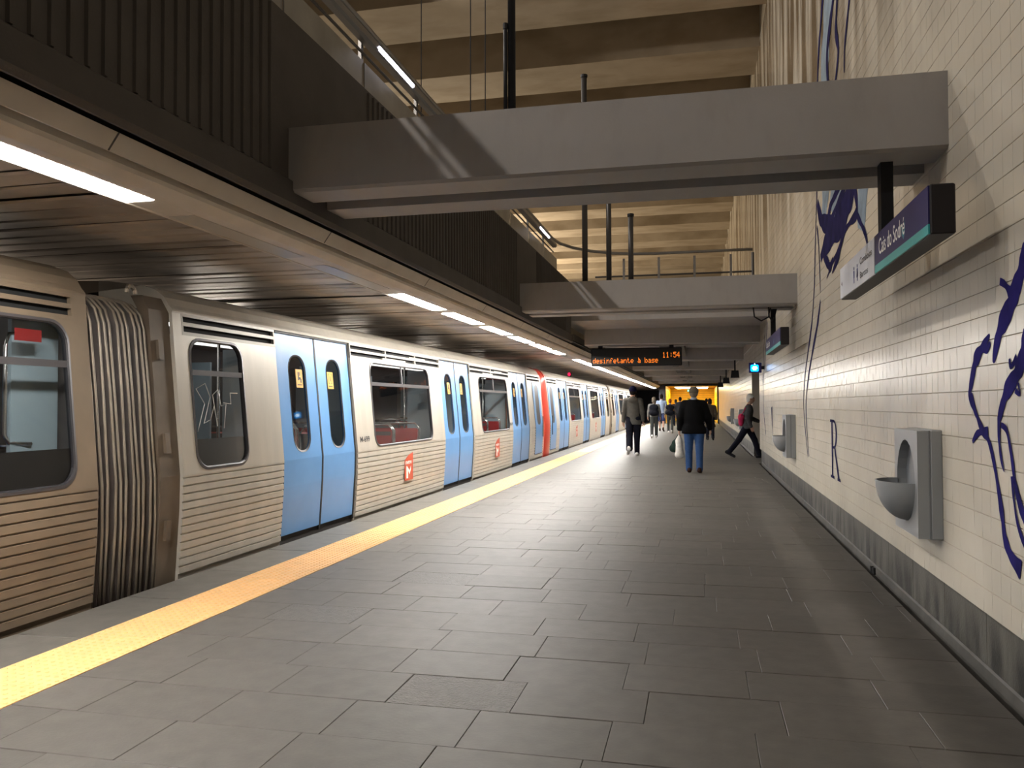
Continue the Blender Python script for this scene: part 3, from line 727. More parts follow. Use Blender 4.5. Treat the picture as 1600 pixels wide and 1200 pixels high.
# the last car repeats the second
carD = carB.copy(); COL.objects.link(carD); carD.location = (0, 34.1, 0)
carD['label'] = 'farthest metro car, behind the walking people'
skipn = ('car_number', 'scratched_lines')
for ch in list(carB.children):
    if ch.name.split('.')[0] in skipn: continue
    c = ch.copy(); COL.objects.link(c); c.parent = carD
    for gch in ch.children: d = gch.copy(); COL.objects.link(d); d.parent = c
def bellows(y0, y1, lab):
    T = thing('gangway', lab, 'gangway', (-4.6, (y0+y1)/2, -.1), 'gangways between the cars')
    path = [(-4.245, -.12), (-4.215, .5), (-4.215, .83), (-4.27, 1.5), (-4.325, 2.02), (-4.36, 2.13), (-4.44, 2.21), (-4.56, 2.255), (-5.2, 2.30)]
    n = 11; mb = MB()
    for k in range(n*2+1):
        y = y0 + (y1-y0)*k/(n*2); d = -.0 if k % 2 else -.085
        for x, z in path: mb.v.append((x+d-.012, y, z - (.045 if z > 2.1 and k % 2 == 0 else 0)))
    q = len(path)
    for k in range(n*2):
        for i in range(q-1): mb.f.append((k*q+i, k*q+i+1, (k+1)*q+i+1, (k+1)*q+i))
    P(mb, 'pleats', M['bellows'], T)
    for k in range(n):
        y = y0 + (y1-y0)*(2*k+1)/(n*2)
        P(MB().tube([(x-.006, y + .012*math.sin(k*2.1+z*1.5), z) for x, z in path], .011, 6), 'rib', M['bellows_rib'], T, smooth=True)
    lug = MB()
    for a in range(9):
        t = a*math.pi/8; lug.v += [(-4.40, (y0+y1)/2+.25+.05*math.cos(t), 2.30+.06*math.sin(t))]
    P(MB().tube(lug.v, .018, 6), 'lifting_lug', M['bellows_rib'], T)
bellows(4.98, 5.70, 'pleated brown gangway between the grimy car and the car with blue doors')
bellows(38.78, 39.78, 'dark pleated gangway far along the train, before the last car')

# ================================================================== SIGNS
def big_sign(y0, y1, ymid, lab, names, post_y, ztop):
    T = thing('station_sign', lab, 'sign', (1.1, (y0+y1)/2, 2.3), 'station name signs on the tiled wall')
    zb, zt = 2.19, 2.425
    P(MB().bbox(1.056, 1.165, y0, y1, zb, zt, .006), 'casing', M['sign_edge'], T)
    fb = P(MB().box(1.049, 1.057, y0+.012, ymid-.004, zb+.05, zt-.004), 'name_panel', M['sign_blue'], T)
    P(MB().box(1.0485, 1.057, y0+.012, ymid-.004, zb+.004, zb+.05), 'stripe', M['sign_teal'], T)
    L = ymid - y0
    if names: P(text_mb('Cais do Sodré', (1.048, ymid-.13, zb+.095), (0,-1,0), (0,0,1), .62, .095, .001, .008), 'station_name', M['white'], T)
    yy = y0 + L*.40
    # small whale-tail like service mark in teal
    P(MB().add([(1.0478, yy+a, zb+.07+b) for a, b in ((.03,.03),(.0,.0),(-.03,.03),(-.04,.10),(-.012,.05),(.012,.05),(.04,.10))], [(0,1,2,4,5),(2,3,4),(0,5,6)]), 'service_mark', M['teal_print'], T)
    if y1 > ymid + .2:
        P(MB().box(1.050, 1.057, ymid+.02, y1-.01, zb+.004, zt-.004), 'direction_panel', M['sign_white'], T)
        if names:
            P(text_mb('Comboios', (1.049, ymid+.46, zb+.135), (0,-1,0), (0,0,1), .38, .046, .001, .006), 'direction_text', M['ink'], T)
            P(text_mb('Barcos', (1.049, ymid+.46, zb+.045), (0,-1,0), (0,0,1), .26, .042, .001, .006), 'direction_text', M['ink'], T)
            for q in (.56, .68):
                pm = MB().box(1.0485, 1.0495, ymid+q-.018, ymid+q+.018, zb+.08, zb+.13).box(1.0485, 1.0495, ymid+q-.012, ymid+q+.012, zb+.045, zb+.08).box(1.0485, 1.0495, ymid+q-.010, ymid+q+.010, zb+.137, zb+.157)
                if q < .6: pm.add([(1.0485, ymid+q-.03, zb+.07), (1.0485, ymid+q+.03, zb+.07), (1.0485, ymid+q, zb+.12)], [(0,1,2)])
                P(pm, 'pictogram', M['navy_print'], T)
            P(MB().add([(1.049, y1-.10, zb+.09), (1.049, y1-.10, zb+.13), (1.049, y1-.06, zb+.11)], [(0,1,2)]), 'arrow', M['ink'], T)
    P(MB().box(1.075, 1.145, post_y-.045, post_y+.045, zt-.005, ztop), 'hanging_post', M['black'], T)
big_sign(4.10, 6.55, 5.30, 'navy and white station sign under the nearest beam, teal stripe below its name', True, 5.27, 2.87)
big_sign(11.25, 13.6, 13.59, 'smaller looking navy station sign hanging beyond the second beam', True, 12.98, 2.87)
cb = tag(MB().tube([(1.02, 12.66, 2.86), (1.03, 12.7, 2.72), (1.08, 12.8, 2.66), (1.12, 12.9, 2.72), (1.16, 12.95, 2.86)], .012, 6).tube([(.8, 12.66, 2.86), (.82, 12.7, 2.72), (.92, 12.74, 2.66), (1.03, 12.8, 2.72), (1.06, 12.82, 2.86)], .012, 6).build('cable', M['black']), 'looped black cable hanging by the post of the far station sign', 'cable')
# the blue lift sign
bs = thing('lift_sign', 'small navy sign with lit cyan pictogram on the right wall', 'sign', (1.2, 18.55, 2.2))
P(MB().bbox(1.065, 1.335, 18.5, 18.62, 2.095, 2.315, .008), 'casing', M['sign_blue'], bs)
cy = P(MB().sweep(rrect(1.10, 1.27, 2.12, 2.27, .03), 18.490, 18.499), 'lit_face', M['cyan'], bs)
mb = MB().box(1.13, 1.245, 18.486, 18.4895, 2.185, 2.205).box(1.15, 1.225, 18.486, 18.4895, 2.205, 2.235).box(1.155, 1.17, 18.486, 18.4895, 2.15, 2.19).box(1.18, 1.195, 18.486, 18.4895, 2.15, 2.19).box(1.205, 1.22, 18.486, 18.4895, 2.15, 2.19).add([(1.17, 18.4885, 2.275), (1.205, 18.4885, 2.275), (1.1875, 18.4885, 2.30)], [(0,1,2)])
P(mb, 'pictogram', M['cyan_white'], bs)
P(MB().box(1.33, W+.008, 18.53, 18.59, 2.17, 2.24), 'bracket', M['black'], bs)
# the amber dot display
F5 = {'d':['00001','00001','01101','10011','10001','10011','01101'],'e':['00000','00000','01110','10001','11111','10000','01110'],'s':['00000','00000','01111','10000','01110','00001','11110'],
 'i':['00100','00000','01100','00100','00100','00100','01110'],'n':['00000','00000','10110','11001','10001','10001','10001'],'f':['00110','01001','01000','11100','01000','01000','01000'],
 't':['01000','01000','11100','01000','01000','01001','00110'],'a':['00000','00000','01110','00001','01111','10001','01111'],'A':['01000','00100','01110','00001','01111','10001','01111'],
 'b':['10000','10000','10110','11001','10001','11001','10110'],'1':['00100','01100','00100','00100','00100','00100','01110'],'5':['11111','10000','11110','00001','00001','10001','01110'],
 '4':['00010','00110','01010','10010','11111','00010','00010'],':':['00000','00100','00100','00000','00100','00100','00000'],' ':['00000']*7}
ld = thing('departure_display', 'black departure display with amber dot text hanging under the third beam', 'display', (-1.5, 20.05, 2.58))
P(MB().bbox(-2.60, -.40, 20.0, 20.22, 2.355, 2.795, .02), 'casing', M['black'], ld)
P(MB().box(-2.57, -.43, 19.992, 20.001, 2.38, 2.77), 'display_face', M['led_panel'], ld)
def dots(txt, x, z, px_, pz, narrow=()):
    mb = MB()
    for c in txt:
        g = F5[c]
        for r in range(7):
            for k in range(5):
                if g[r][k] == '1':
                    X = x + k*px_; Z = z + (6-r)*pz; mb.add([(X, 19.9915, Z), (X+px_*.80, 19.9915, Z), (X+px_*.80, 19.9915, Z+pz*.80), (X, 19.9915, Z+pz*.80)], [(0,1,2,3)])
        x += px_*6
    return mb
P(dots('desinfetante A base', -2.555, 2.425, .01405, .0185), 'message_text', M['led'], ld)
P(dots('11:54', -.86, 2.545, .0142, .0195), 'clock_text', M['led'], ld)
P(MB().box(-2.43, -2.33, 20.05, 20.15, 2.79, 3.055).box(-.70, -.60, 20.05, 20.15, 2.79, 3.055), 'bracket', M['black'], ld)
# small hanging items far along the platform
for i, (x, y) in enumerate(((1.15, 27.48), (1.1, 34.8), (1.05, 42.12))):
    t = thing('hanging_speaker', 'dark loudspeaker on a post near the wall, under the %s beam' % ('fourth', 'fifth', 'sixth')[i], 'loudspeaker', (x, y, 2.6), 'loudspeakers hung near the wall')
    P(MB().tube([(x, y+.2, 2.5), (x, y+.2, 2.87)], .03, 6), 'post', M['black'], t)
    P(MB().sweep([(x-.14, 2.28), (x+.14, 2.28), (x+.11, 2.52), (x-.11, 2.52)], y+.1, y+.32), 'body', M['black'], t)
for nm, x, y, z, mt_, lab in (('tunnel_signal', -7.58, 74.5, 2.1, 'bluelamp', 'small blue signal lamp at the end of the dark tunnel'), ('tunnel_signal', -5.2, 33.0, 2.66, 'redlamp', 'small red lamp above the roof of the train')):
    t = thing(nm, lab, 'lamp', (x, y, z))
    if mt_ == 'redlamp': P(MB().bbox(x-.08, x+.08, y, y+.1, z-.09, z+.09, .02), 'housing', M['black'], t); P(MB().sweep([(x+.06*math.cos(a*.628), z+.075*math.sin(a*.628)) for a in range(10)], y-.012, y), 'lens', M[mt_], t)
    else: P(MB().bbox(-7.62, -7.3, y, y+.2, z-.2, z+.2, .03), 'housing', M['black'], t); P(MB().box(-7.56, -7.36, y-.012, y, z-.14, z+.14), 'lens', M[mt_], t)

# ================================================================== BINS
def litter_bin(y0, lab):
    y1 = y0+.586; zc = .915; yc = (y0+y1)/2; xf = 1.259; ry = .225; rt = .262; rb = .245
    T = thing('litter_bin', lab, 'litter bin', (W, yc, .595), 'grey wall bins')
    # body: rear box, front plate with an arched opening
    P(MB().bbox(1.328, W+.004, y0, y1, .595, 1.245, .008), 'rear_box', M['bin'], T)
    hole = []; n = 24
    for k in range(n):
        t = 2*math.pi*k/n; hole.append((yc+ry*math.cos(t), zc+(rt if math.sin(t) > 0 else rb)*math.sin(t)))
    mb = MB(); out = []
    for y, z in hole:
        dy, dz = y-yc, z-zc; s = min((y1-.006-yc)/abs(dy) if abs(dy) > 1e-6 else 9e9, ((1.239-zc) if dz > 0 else (zc-.601))/abs(dz) if abs(dz) > 1e-6 else 9e9)
        out.append([yc+dy*s, zc+dz*s])
    for cy_, cz_ in ((y0+.006, .601), (y0+.006, 1.239), (y1-.006, .601), (y1-.006, 1.239)):
        j = min(range(n), key=lambda i: (out[i][0]-cy_)**2 + (out[i][1]-cz_)**2); out[j] = [cy_, cz_]
    v = [(xf, y, z) for y, z in out] + [(xf, y, z) for y, z in hole] + [(xf+.055, y, z) for y, z in hole] + [(1.322, a, b) for a, b in out]
    mb.add(v, [(i, (i+1) % n, n+(i+1) % n, n+i) for i in range(n)] + [(n+i, n+(i+1) % n, 2*n+(i+1) % n, 2*n+i) for i in range(n)] + [(3*n+i, 3*n+(i+1) % n, (i+1) % n, i) for i in range(n)])
    P(mb, 'front_plate', M['bin'], T)
    P(MB().add([(xf+.055, y, z) for y, z in hole], [tuple(range(n))]), 'bin_liner', M['bin_in'], T)
    P(MB().box(1.3225, 1.3285, y0+.002, y1-.002, .598, 1.242), 'seam', M['bin_in'], T)
    # bowl : quarter ellipsoid standing out of the plate, open at the top
    mb = MB(); na, nb = 14, 8; dx = .175
    for sh in (0, .010):
        o = len(mb.v)
        for i in range(nb+1):
            ph = math.pi/2*i/nb
            for k in range(na+1):
                th = math.pi*k/na
                mb.v.append((xf - (dx-sh)*math.sin(th)*math.cos(ph)**1.0 , yc + (ry-sh)*math.cos(th)*math.cos(ph)**1.05, zc+.005 - (rb-sh)*math.sin(ph)))
        for i in range(nb):
            for k in range(na): mb.f.append((o+i*(na+1)+k, o+i*(na+1)+k+1, o+(i+1)*(na+1)+k+1, o+(i+1)*(na+1)+k))
    m1 = (nb+1)*(na+1)
    for k in range(na): mb.f.append((k, k+1, m1+k+1, m1+k))
    smooth_angle(P(mb, 'bowl', M['bin'], T), 40)
litter_bin(5.247, 'nearest grey wall bin with arched opening, on the tiled wall')
litter_bin(12.745, 'second grey wall bin, between the letter and the passage opening')
litter_bin(27.4, 'third grey wall bin, just beyond the passage opening')
litter_bin(34.7, 'fourth and farthest grey wall bin along the tiled wall')
# kerb fitting near the gutter
t = thing('floor_fitting', 'tiny dark pipe stub at the foot of the wall beside the gutter', 'fitting', (W, 7.15, .05))
P(MB().tube([(W-.03, 7.1, .02), (W-.03, 7.1, .075)], .014), 'stub', M['rubber'], t); P(MB().tube([(W-.03, 7.18, .02), (W-.03, 7.18, .075)], .014), 'stub', M['rubber'], t)

# ================================================================== MURALS (free brush strokes) and the wall letter
plc = lambda y, z: (W-.0025, y, z)
mu = thing('wall_mural', 'loose cobalt brush strokes painted on the tiles at the right edge, beside the nearest bin', 'mural', (W, 4.3, 1.0))
ST = [([(3.916,2.074),(3.979,1.998),(4.06,1.921),(4.128,1.85),(4.232,1.781),(4.307,1.699),(4.366,1.599)], [.055,.055,.05,.06,.05,.04,.012]),
 ([(4.257,1.98),(4.189,1.954),(4.125,1.905)], [.016,.018,.03]),
 ([(4.406,1.74),(4.50,1.69),(4.60,1.64),(4.641,1.599),(4.70,1.504),(4.725,1.448),(4.673,1.385),(4.624,1.337)], [.006,.03,.04,.034,.026,.024,.02,.014]),
 ([(4.40,1.70),(4.46,1.665),(4.53,1.675)], [.012,.02,.01]),
 ([(3.93,1.70),(3.967,1.649),(4.015,1.582),(4.08,1.525),(4.181,1.466),(4.253,1.392),(4.299,1.325)], [.05,.05,.042,.045,.04,.03,.02]),
 ([(4.149,1.607),(4.134,1.569),(4.06,1.608)], [.010,.014,.02]),
 ([(4.09,1.46),(4.035,1.445),(4.051,1.494)], [.012,.012,.008]),
 ([(4.70,1.45),(4.637,1.363),(4.54,1.27),(4.45,1.22),(4.384,1.127),(4.318,.975),(4.277,.86),(4.25,.77),(4.18,.70),(4.06,.655)], [.02,.017,.024,.02,.017,.022,.026,.024,.034,.04]),
 ([(4.69,1.20),(4.60,1.25),(4.45,1.262)], [.009,.02,.024]),
 ([(4.296,1.34),(4.30,1.227),(4.274,1.134),(4.242,1.081)], [.018,.016,.013,.006]),
 ([(4.27,1.30),(4.198,1.273),(4.147,1.167),(4.109,1.046),(4.04,.93),(3.95,.83)], [.012,.016,.014,.018,.024,.02]),
 ([(4.141,1.068),(4.125,.963),(4.08,.85),(3.99,.76)], [.016,.012,.012,.02])]
for i, (p, wd) in enumerate(ST): P(ribbon(p, wd, lambda y, z: (W-.0022-.00025*i, y, z)), 'brush_stroke', M['mural'], mu)
m2 = thing('wall_mural', 'tall ink blue brush strokes on the tiles behind the nearest station sign', 'mural', (W, 9.5, 2.5))
for (a, b, c, d) in ((7.45, 3.35, .30, .42), (9.6, 3.75, .26, .34), (8.9, 3.52, .5, .16)):
    P(ribbon([(a-.2, b+d), (a, b), (a+.15, b-d)], [c*.5, c, c*.4], lambda y, z: (W-.0015, y, z)), 'colour_wash', M['mural_wash'], m2)
ST2 = [([(10.15,4.2),(10.303,3.729),(10.415,3.367),(10.501,3.048),(10.56,2.845),(10.8,2.45),(11.2,2.1),(11.6,1.75),(11.75,1.4),(11.6,1.05),(11.36,.70)], [.035,.03,.03,.035,.03,.035,.04,.03,.03,.025,.02]),
 ([(10.259,3.533),(10.15,3.304),(10.10,3.08),(10.05,2.70)], [.03,.03,.025,.02]),
 ([(10.05,2.62),(10.3,2.38),(10.623,2.166),(10.9,1.983),(11.25,1.72),(11.5,1.40),(11.42,1.04),(11.25,.72)], [.02,.05,.045,.04,.035,.03,.025,.02]),
 ([(7.96,3.50),(8.15,3.36),(8.56,3.25),(9.13,3.213),(9.643,3.175),(9.995,3.10)], [.15,.19,.17,.15,.11,.05]),
 ([(10.197,3.802),(9.958,3.564),(9.6,3.42),(9.0,3.33)], [.05,.10,.10,.06]),
 ([(8.3,3.62),(8.981,3.563),(9.289,3.512),(9.486,3.40)], [.04,.05,.05,.03]),
 ([(8.1,3.55),(8.7,3.45),(9.2,3.38)], [.03,.05,.03]),
 ([(7.897,3.45),(7.75,3.2),(7.805,3.112),(8.17,3.10),(8.47,3.07),(8.8,2.96),(9.152,2.90),(9.539,2.80)], [.06,.05,.05,.03,.028,.028,.02,.01]),
 ([(7.803,3.137),(7.6,3.0),(7.4,2.86),(7.305,2.744)], [.03,.035,.03,.02]),
 ([(8.369,3.091),(8.583,2.991),(8.8,2.90),(9.163,2.80)], [.03,.03,.05,.015]),
 ([(9.75,3.08),(9.45,2.95),(9.3,2.88),(9.1,2.95)], [.03,.07,.05,.02]),
 ([(9.4,6.2),(9.7,5.8),(9.9,5.55),(10.05,5.2),(10.1,4.8)], [.05,.06,.05,.05,.03]),
 ([(8.6,6.0),(8.857,5.626),(9.083,5.445),(9.319,5.2),(9.25,4.8)], [.04,.06,.07,.08,.04]),
 ([(7.85,5.3),(7.972,5.158),(8.158,4.941),(8.258,4.783),(8.28,4.6)], [.03,.04,.035,.03,.015]),
 ([(8.5,5.7),(8.666,5.4),(8.72,5.2),(8.6,4.943),(8.8,4.7)], [.03,.05,.06,.05,.03])]
for i, (p, wd) in enumerate(ST2): P(ribbon(p, wd, lambda y, z: (W-.0022-.00025*i, y, z)), 'brush_stroke', M['mural_dark'], m2)
P(ribbon([(9.0,6.1),(9.3,5.6),(9.5,5.2),(9.55,4.8)], [.28,.30,.26,.16], lambda y, z: (W-.0015, y, z)), 'colour_wash', M['mural_wash'], m2)
m3 = thing('wall_mural', 'two thin upright brush strokes on the tiles just before the passage opening', 'mural', (W, 18, 1.2))
for p, wd in (([(17.6,3.1),(18.3,2.4),(18.9,1.8),(18.8,1.2),(18.3,.75)], [.03,.04,.05,.04,.03]), ([(18.4,2.9),(18.9,2.2),(19.3,1.7)], [.03,.04,.02]), ([(16.8,1.35),(16.7,.9),(16.55,.70)], [.10,.03,.02])):
    P(ribbon(p, wd, plc), 'brush_stroke', M['mural_dark'], m3)
# serifed capital letter painted on the wall
def LP(a, b): return (W-.0025, 9.47-a, .605+b)
lr = MB()
def poly(pts): lr.add([LP(a, b) for a, b in pts], [tuple(range(len(pts)))])
poly([(.10,.03),(.19,.03),(.19,.60),(.10,.60)]); poly([(.02,0),(.27,0),(.27,.03),(.02,.03)]); poly([(.02,.60),(.26,.60),(.26,.63),(.02,.63)])
arc = [(.26+.20*math.sin(t), .475-.155*math.cos(t)) for t in np.linspace(0, math.pi, 12)]
inn = [(.26+.115*math.sin(t), .475-.127*math.cos(t)) for t in np.linspace(0, math.pi, 12)]
for i in range(11): poly([arc[i], arc[i+1], inn[i+1], inn[i]])
poly([(.19,.32),(.26,.32),(.26,.348),(.19,.348)]); poly([(.19,.602),(.26,.602),(.26,.63),(.19,.63)])
poly([(.27,.33),(.36,.33),(.585,.03),(.48,.03)]); poly([(.46,0),(.66,0),(.64,.03),(.46,.03)])
tag(lr.build('wall_letter', M['mural_dark']), 'dark blue serif capital letter R painted on the tiled wall', 'letter')

# ================================================================== PEOPLE
def surfnet(F, org, h):
    s = F < 0; nx, ny, nz = F.shape
    acc = np.zeros((nx-1, ny-1, nz-1, 3)); cnt = np.zeros((nx-1, ny-1, nz-1))
    def sl(a, d): return a[d[0]:nx-1+d[0], d[1]:ny-1+d[1], d[2]:nz-1+d[2]]
    cs = [(i, j, k) for i in (0, 1) for j in (0, 1) for k in (0, 1)]
    for a in cs:
        for ax in range(3):
            if a[ax]: continue
            b = list(a); b[ax] = 1
            fa, fb = sl(F, a), sl(F, b); m = sl(s, a) != sl(s, b)
            t = np.where(m, fa/np.where(m, fa-fb, 1), 0)
            for q in range(3): acc[..., q] += np.where(m, a[q] + (t if q == ax else 0), 0)
            cnt += m
    act = cnt > 0; idx = -np.ones(act.shape, int); I = np.argwhere(act); idx[act] = np.arange(len(I))
    v = (I + acc[act]/cnt[act][:, None])*h + org
    faces = []
    for ax in range(3):
        u, w_ = (ax+1) % 3, (ax+2) % 3
        A = [slice(None)]*3; B = [slice(None)]*3; A[ax] = slice(0, -1); B[ax] = slice(1, None)
        ch = s[tuple(A)] != s[tuple(B)]; E = np.argwhere(ch)
        E = E[(E[:, u] > 0) & (E[:, w_] > 0) & (E[:, u] < F.shape[u]-1) & (E[:, w_] < F.shape[w_]-1)]
        if not len(E): continue
        du = np.zeros(3, int); du[u] = 1; dw = np.zeros(3, int); dw[w_] = 1
        q = [E, E-du, E-du-dw, E-dw]; ids = np.stack([idx[tuple(p.T)] for p in q], 1)
        ins = s[tuple(E.T)]; ids[~ins] = ids[~ins][:, ::-1]; faces.append(ids)
    return v, np.concatenate(faces)
def sdf_mesh(prims, h, k=.025, cuts=()):
    lo = np.full(3, 9e9); hi = -lo
    for p in prims:
        if p[0] == 'cap':
            for c, r in ((p[1], p[3]), (p[2], p[4])): lo = np.minimum(lo, np.array(c)-r*1.15); hi = np.maximum(hi, np.array(c)+r*1.15)
        else: lo = np.minimum(lo, np.array(p[1])-np.array(p[2])); hi = np.maximum(hi, np.array(p[1])+np.array(p[2]))
    lo -= 3*h+.01; hi += 3*h+.01
    g = [np.arange(lo[i], hi[i], h) for i in range(3)]
    X, Y, Z = np.meshgrid(*g, indexing='ij'); F = np.full(X.shape, 9.)
    for p in prims:
        if p[0] == 'cap':
            _, a, b, ra, rb, sy = p; a = np.array(a, float); b = np.array(b, float); cy = (a[1]+b[1])/2 if sy != 1 else 0
            Yq = Y if sy == 1 else (Y-cy)/sy
            a2, b2 = a.copy(), b.copy()
            if sy != 1: a2[1] = (a[1]-cy)/sy; b2[1] = (b[1]-cy)/sy
            d = b2-a2; L = max(d@d, 1e-9)
            t = np.clip(((X-a2[0])*d[0]+(Yq-a2[1])*d[1]+(Z-a2[2])*d[2])/L, 0, 1)
            D = np.sqrt((X-a2[0]-t*d[0])**2+(Yq-a2[1]-t*d[1])**2+(Z-a2[2]-t*d[2])**2) - (ra+(rb-ra)*t)
            if sy != 1: D = D*.85
        else:
            c, r = p[1], p[2]; q = np.sqrt(((X-c[0])/r[0])**2+((Y-c[1])/r[1])**2+((Z-c[2])/r[2])**2); D = (q-1)*min(r)
        hh = np.clip(.5+.5*(F-D)/k, 0, 1); F = F*(1-hh)+D*hh - k*hh*(1-hh)
    for n, off in cuts: F = np.maximum(F, X*n[0]+Y*n[1]+Z*n[2]-off)
    return surfnet(F, lo, h)
V3 = lambda *a: np.array(a, float)
def person(lab, x, y, heading, height, top, bottom, shoe, girth=1.0, legs=((18, 8), (-16, 20)), arms=((12, 10, 15), (-12, 10, 12)), head=None, hat=None, hair=None,
           skin='skin', h=.013, hem=.84, coat=False, short=False, bulky=0.0, lean=0.0, collar=None, turn=0, hood=False, barelegs=False):
    s = height/1.76; T = thing('person', lab, 'person', (x, y, 0), None)
    J = {}; spread = .085*girth
    for sd, (th, kn) in zip((-1, 1), legs):
        hp = V3(sd*spread, 0, .93); d = V3(sd*.02, math.sin(R_(th)), -math.cos(R_(th))); kn_ = hp+.44*d
        sh = th-kn; d2 = V3(0, math.sin(R_(sh)), -math.cos(R_(sh))); an = kn_+.41*d2
        fa = min(0, sh)*.75 if sh < 0 else sh*.4; fd = V3(sd*.12, math.cos(R_(fa)), math.sin(R_(fa))); fn = V3(0, math.sin(R_(fa)), -math.cos(R_(fa)))
        J[sd] = (hp, kn_, an, an-.055*fd+.045*fn, an+.165*fd+.05*fn)
    zmin = min(min(j[3][2], j[4][2]) for j in J.values()) - .032
    for sd in J: J[sd] = tuple(p-V3(0, 0, zmin) for p in J[sd])
    up = -zmin; L = lean
    tor = lambda xx, z, yy=0: V3(xx, yy+L*(z-.93), z+up)
    pel, wai, che, nek, hed = tor(0, .97), tor(0, 1.12), tor(0, 1.31), tor(0, 1.47), tor(0, 1.645, .02)
    AR = {}
    for sd, (fw, ou, el) in zip((-1, 1), arms):
        shd = tor(sd*.185*(.9+.1*girth), 1.405); d = V3(sd*math.sin(R_(ou)), math.sin(R_(fw))*math.cos(R_(ou)), -math.cos(R_(fw))*math.cos(R_(ou))); e = shd+.285*d
        f2 = fw+el; d2 = V3(sd*math.sin(R_(ou*.45)), math.sin(R_(f2))*math.cos(R_(ou*.45)), -math.cos(R_(f2))*math.cos(R_(ou*.45))); wr_ = e+.245*d2; AR[sd] = (shd, e, wr_, d2)
    rot = Matrix.Rotation(heading, 3, 'Z'); rm = np.array(rot)
    def put(name, v, f, m, par=T):
        vv = (v*s)@rm.T; mb = MB(); mb.v = [tuple(p) for p in vv.tolist()]; mb.f = [tuple(q) for q in f.tolist()]
        o = link(name, mb.mesh(name, m, True), par); return o
    C = lambda a, b, ra, rb, sy=1: ('cap', tuple(a), tuple(b), ra, rb, sy)
    ct, st = math.cos(R_(turn)), math.sin(R_(turn))
    hv = lambda a, b, c: hed + V3(a*ct-b*st, a*st+b*ct, c)
    g = girth
    body = [('ell', tuple(hed+V3(0,0,.02)), (.076, .095, .10)), ('ell', tuple(hv(0, .025, -.055)), (.056, .068, .062)), C(nek, hed-V3(0,0,.05), .056, .054),
            C(pel, wai, .13*g, .12*g, .66), C(wai, che, .12*g, .14*g, .66), C(tor(-.13, 1.39), tor(.13, 1.39), .06, .06),
            C(hv(0, .105, -.002), hv(0, .118, -.03), .010, .016), C(hv(-.02, .098, -.068), hv(.02, .098, -.068), .009, .009), ('ell', tuple(hv(-.078, -.005, -.012)), (.012, .022, .032)), ('ell', tuple(hv(.078, -.005, -.012)), (.012, .022, .032))]
    for sd in (-1, 1):
        hp, kn_, an, he, to = J[sd]; shd, e, wr_, d2 = AR[sd]
        body += [C(hp, kn_, .082*g, .052), C(kn_, an, .052, .036), C(he, to, .032, .026), C(shd, e, .05, .038), C(e, wr_, .038, .027)]
    v, f = sdf_mesh(body, h, .018)
    hands = []
    for sd in (-1, 1):
        wr_, d2 = AR[sd][2], AR[sd][3]; n_ = V3(-sd, 0, 0); n_ = n_-(n_@d2)*d2; n_ /= np.linalg.norm(n_); a_ = np.cross(d2, n_)*sd
        if a_[1] < 0: a_ = -a_
        pr = [C(wr_-.02*d2, wr_+.02*d2, .024, .024), C(wr_+.02*d2+.015*a_, wr_+.085*d2+.024*a_, .016, .014), C(wr_+.02*d2, wr_+.088*d2+.003*a_, .017, .014), C(wr_+.02*d2-.015*a_, wr_+.08*d2-.022*a_, .016, .013)]
        for q, (o_, ln) in enumerate(((.027, .072), (.009, .082), (-.009, .076), (-.026, .06))):
            b0 = wr_+.088*d2+o_*a_; d3 = d2*.92+n_*.38; b1 = b0+d3*ln*.5; d4 = d2*.6+n_*.8; b2 = b1+d4*ln*.5
            pr += [C(b0, b1, .0095, .0088), C(b1, b2, .0088, .007)]
        t0_ = wr_+.025*d2+.024*a_; t1_ = t0_+.035*(d2*.6+a_*.75+n_*.2); t2_ = t1_+.03*(d2*.85+a_*.2+n_*.45); pr += [C(t0_, t1_, .012, .0105), C(t1_, t2_, .0105, .008)]
        hv_, hf_ = sdf_mesh(pr, .0048 if h < .015 else .008, .004); hands.append((hv_, hf_))
    for hv_, hf_ in hands: f = np.concatenate([f, hf_+len(v)]); v = np.concatenate([v, hv_])
    put('body', v, f, M[skin])
    # trousers and shoes
    if bottom:
        tp = [C(pel, tor(0, .90), .150*g, .135*g, .74)]
        for sd in (-1, 1):
            hp, kn_, an, he, to = J[sd]
            if barelegs: tp += [C(hp, hp+(kn_-hp)*.9, .102*g, .088)]
            else: tp += [C(hp, kn_, .105*g, .079), C(kn_, an+(an-kn_)*.03, .077, .066)]
        v, f = sdf_mesh(tp, h, .022, [((0, 0, 1), 1.04+up)]); put('trousers', v, f, M[bottom])
    for sd in (-1, 1):
        hp, kn_, an, he, to = J[sd]
        v, f = sdf_mesh([C(he, to, .044, .038), C(he+V3(0,0,.01), an+V3(0,0,.03), .042, .044)], min(h, .012), .02, [((0, 0, -1), -(min(he[2], to[2])-.036))]); put('shoe', v, f, M[shoe])
    b = bulky
    jp = [C(tor(-.07, hem+.05), tor(.07, hem+.05), (.135+b)*g, (.135+b)*g, .85), C(tor(0, hem+.05), wai, (.155+b)*g, (.15+b)*g, .74), C(wai, che, (.15+b)*g, (.165+b)*g, .74), C(tor(-.135, 1.395), tor(.135, 1.395), .078+b, .078+b), C(tor(0, 1.44), tor(0, 1.485), .072, .06)]
    for sd in (-1, 1):
        shd, e, wr_, d2 = AR[sd]; jp += [C(shd, e, .070+b, .058+b)]
        jp += [C(e, wr_-.01*d2 if not short else e+.02*d2, .056+b, .044+b*.6)]
    if hood: jp += [('ell', tuple(tor(0, 1.43, -.10)), (.12, .07, .09))]
    v, f = sdf_mesh(jp, h, .03, [((0, 0, -1), -(hem+up)), ((0, .35, 1), 1.515+up)]); put('jacket' if not short else 'shirt', v, f, M[top])
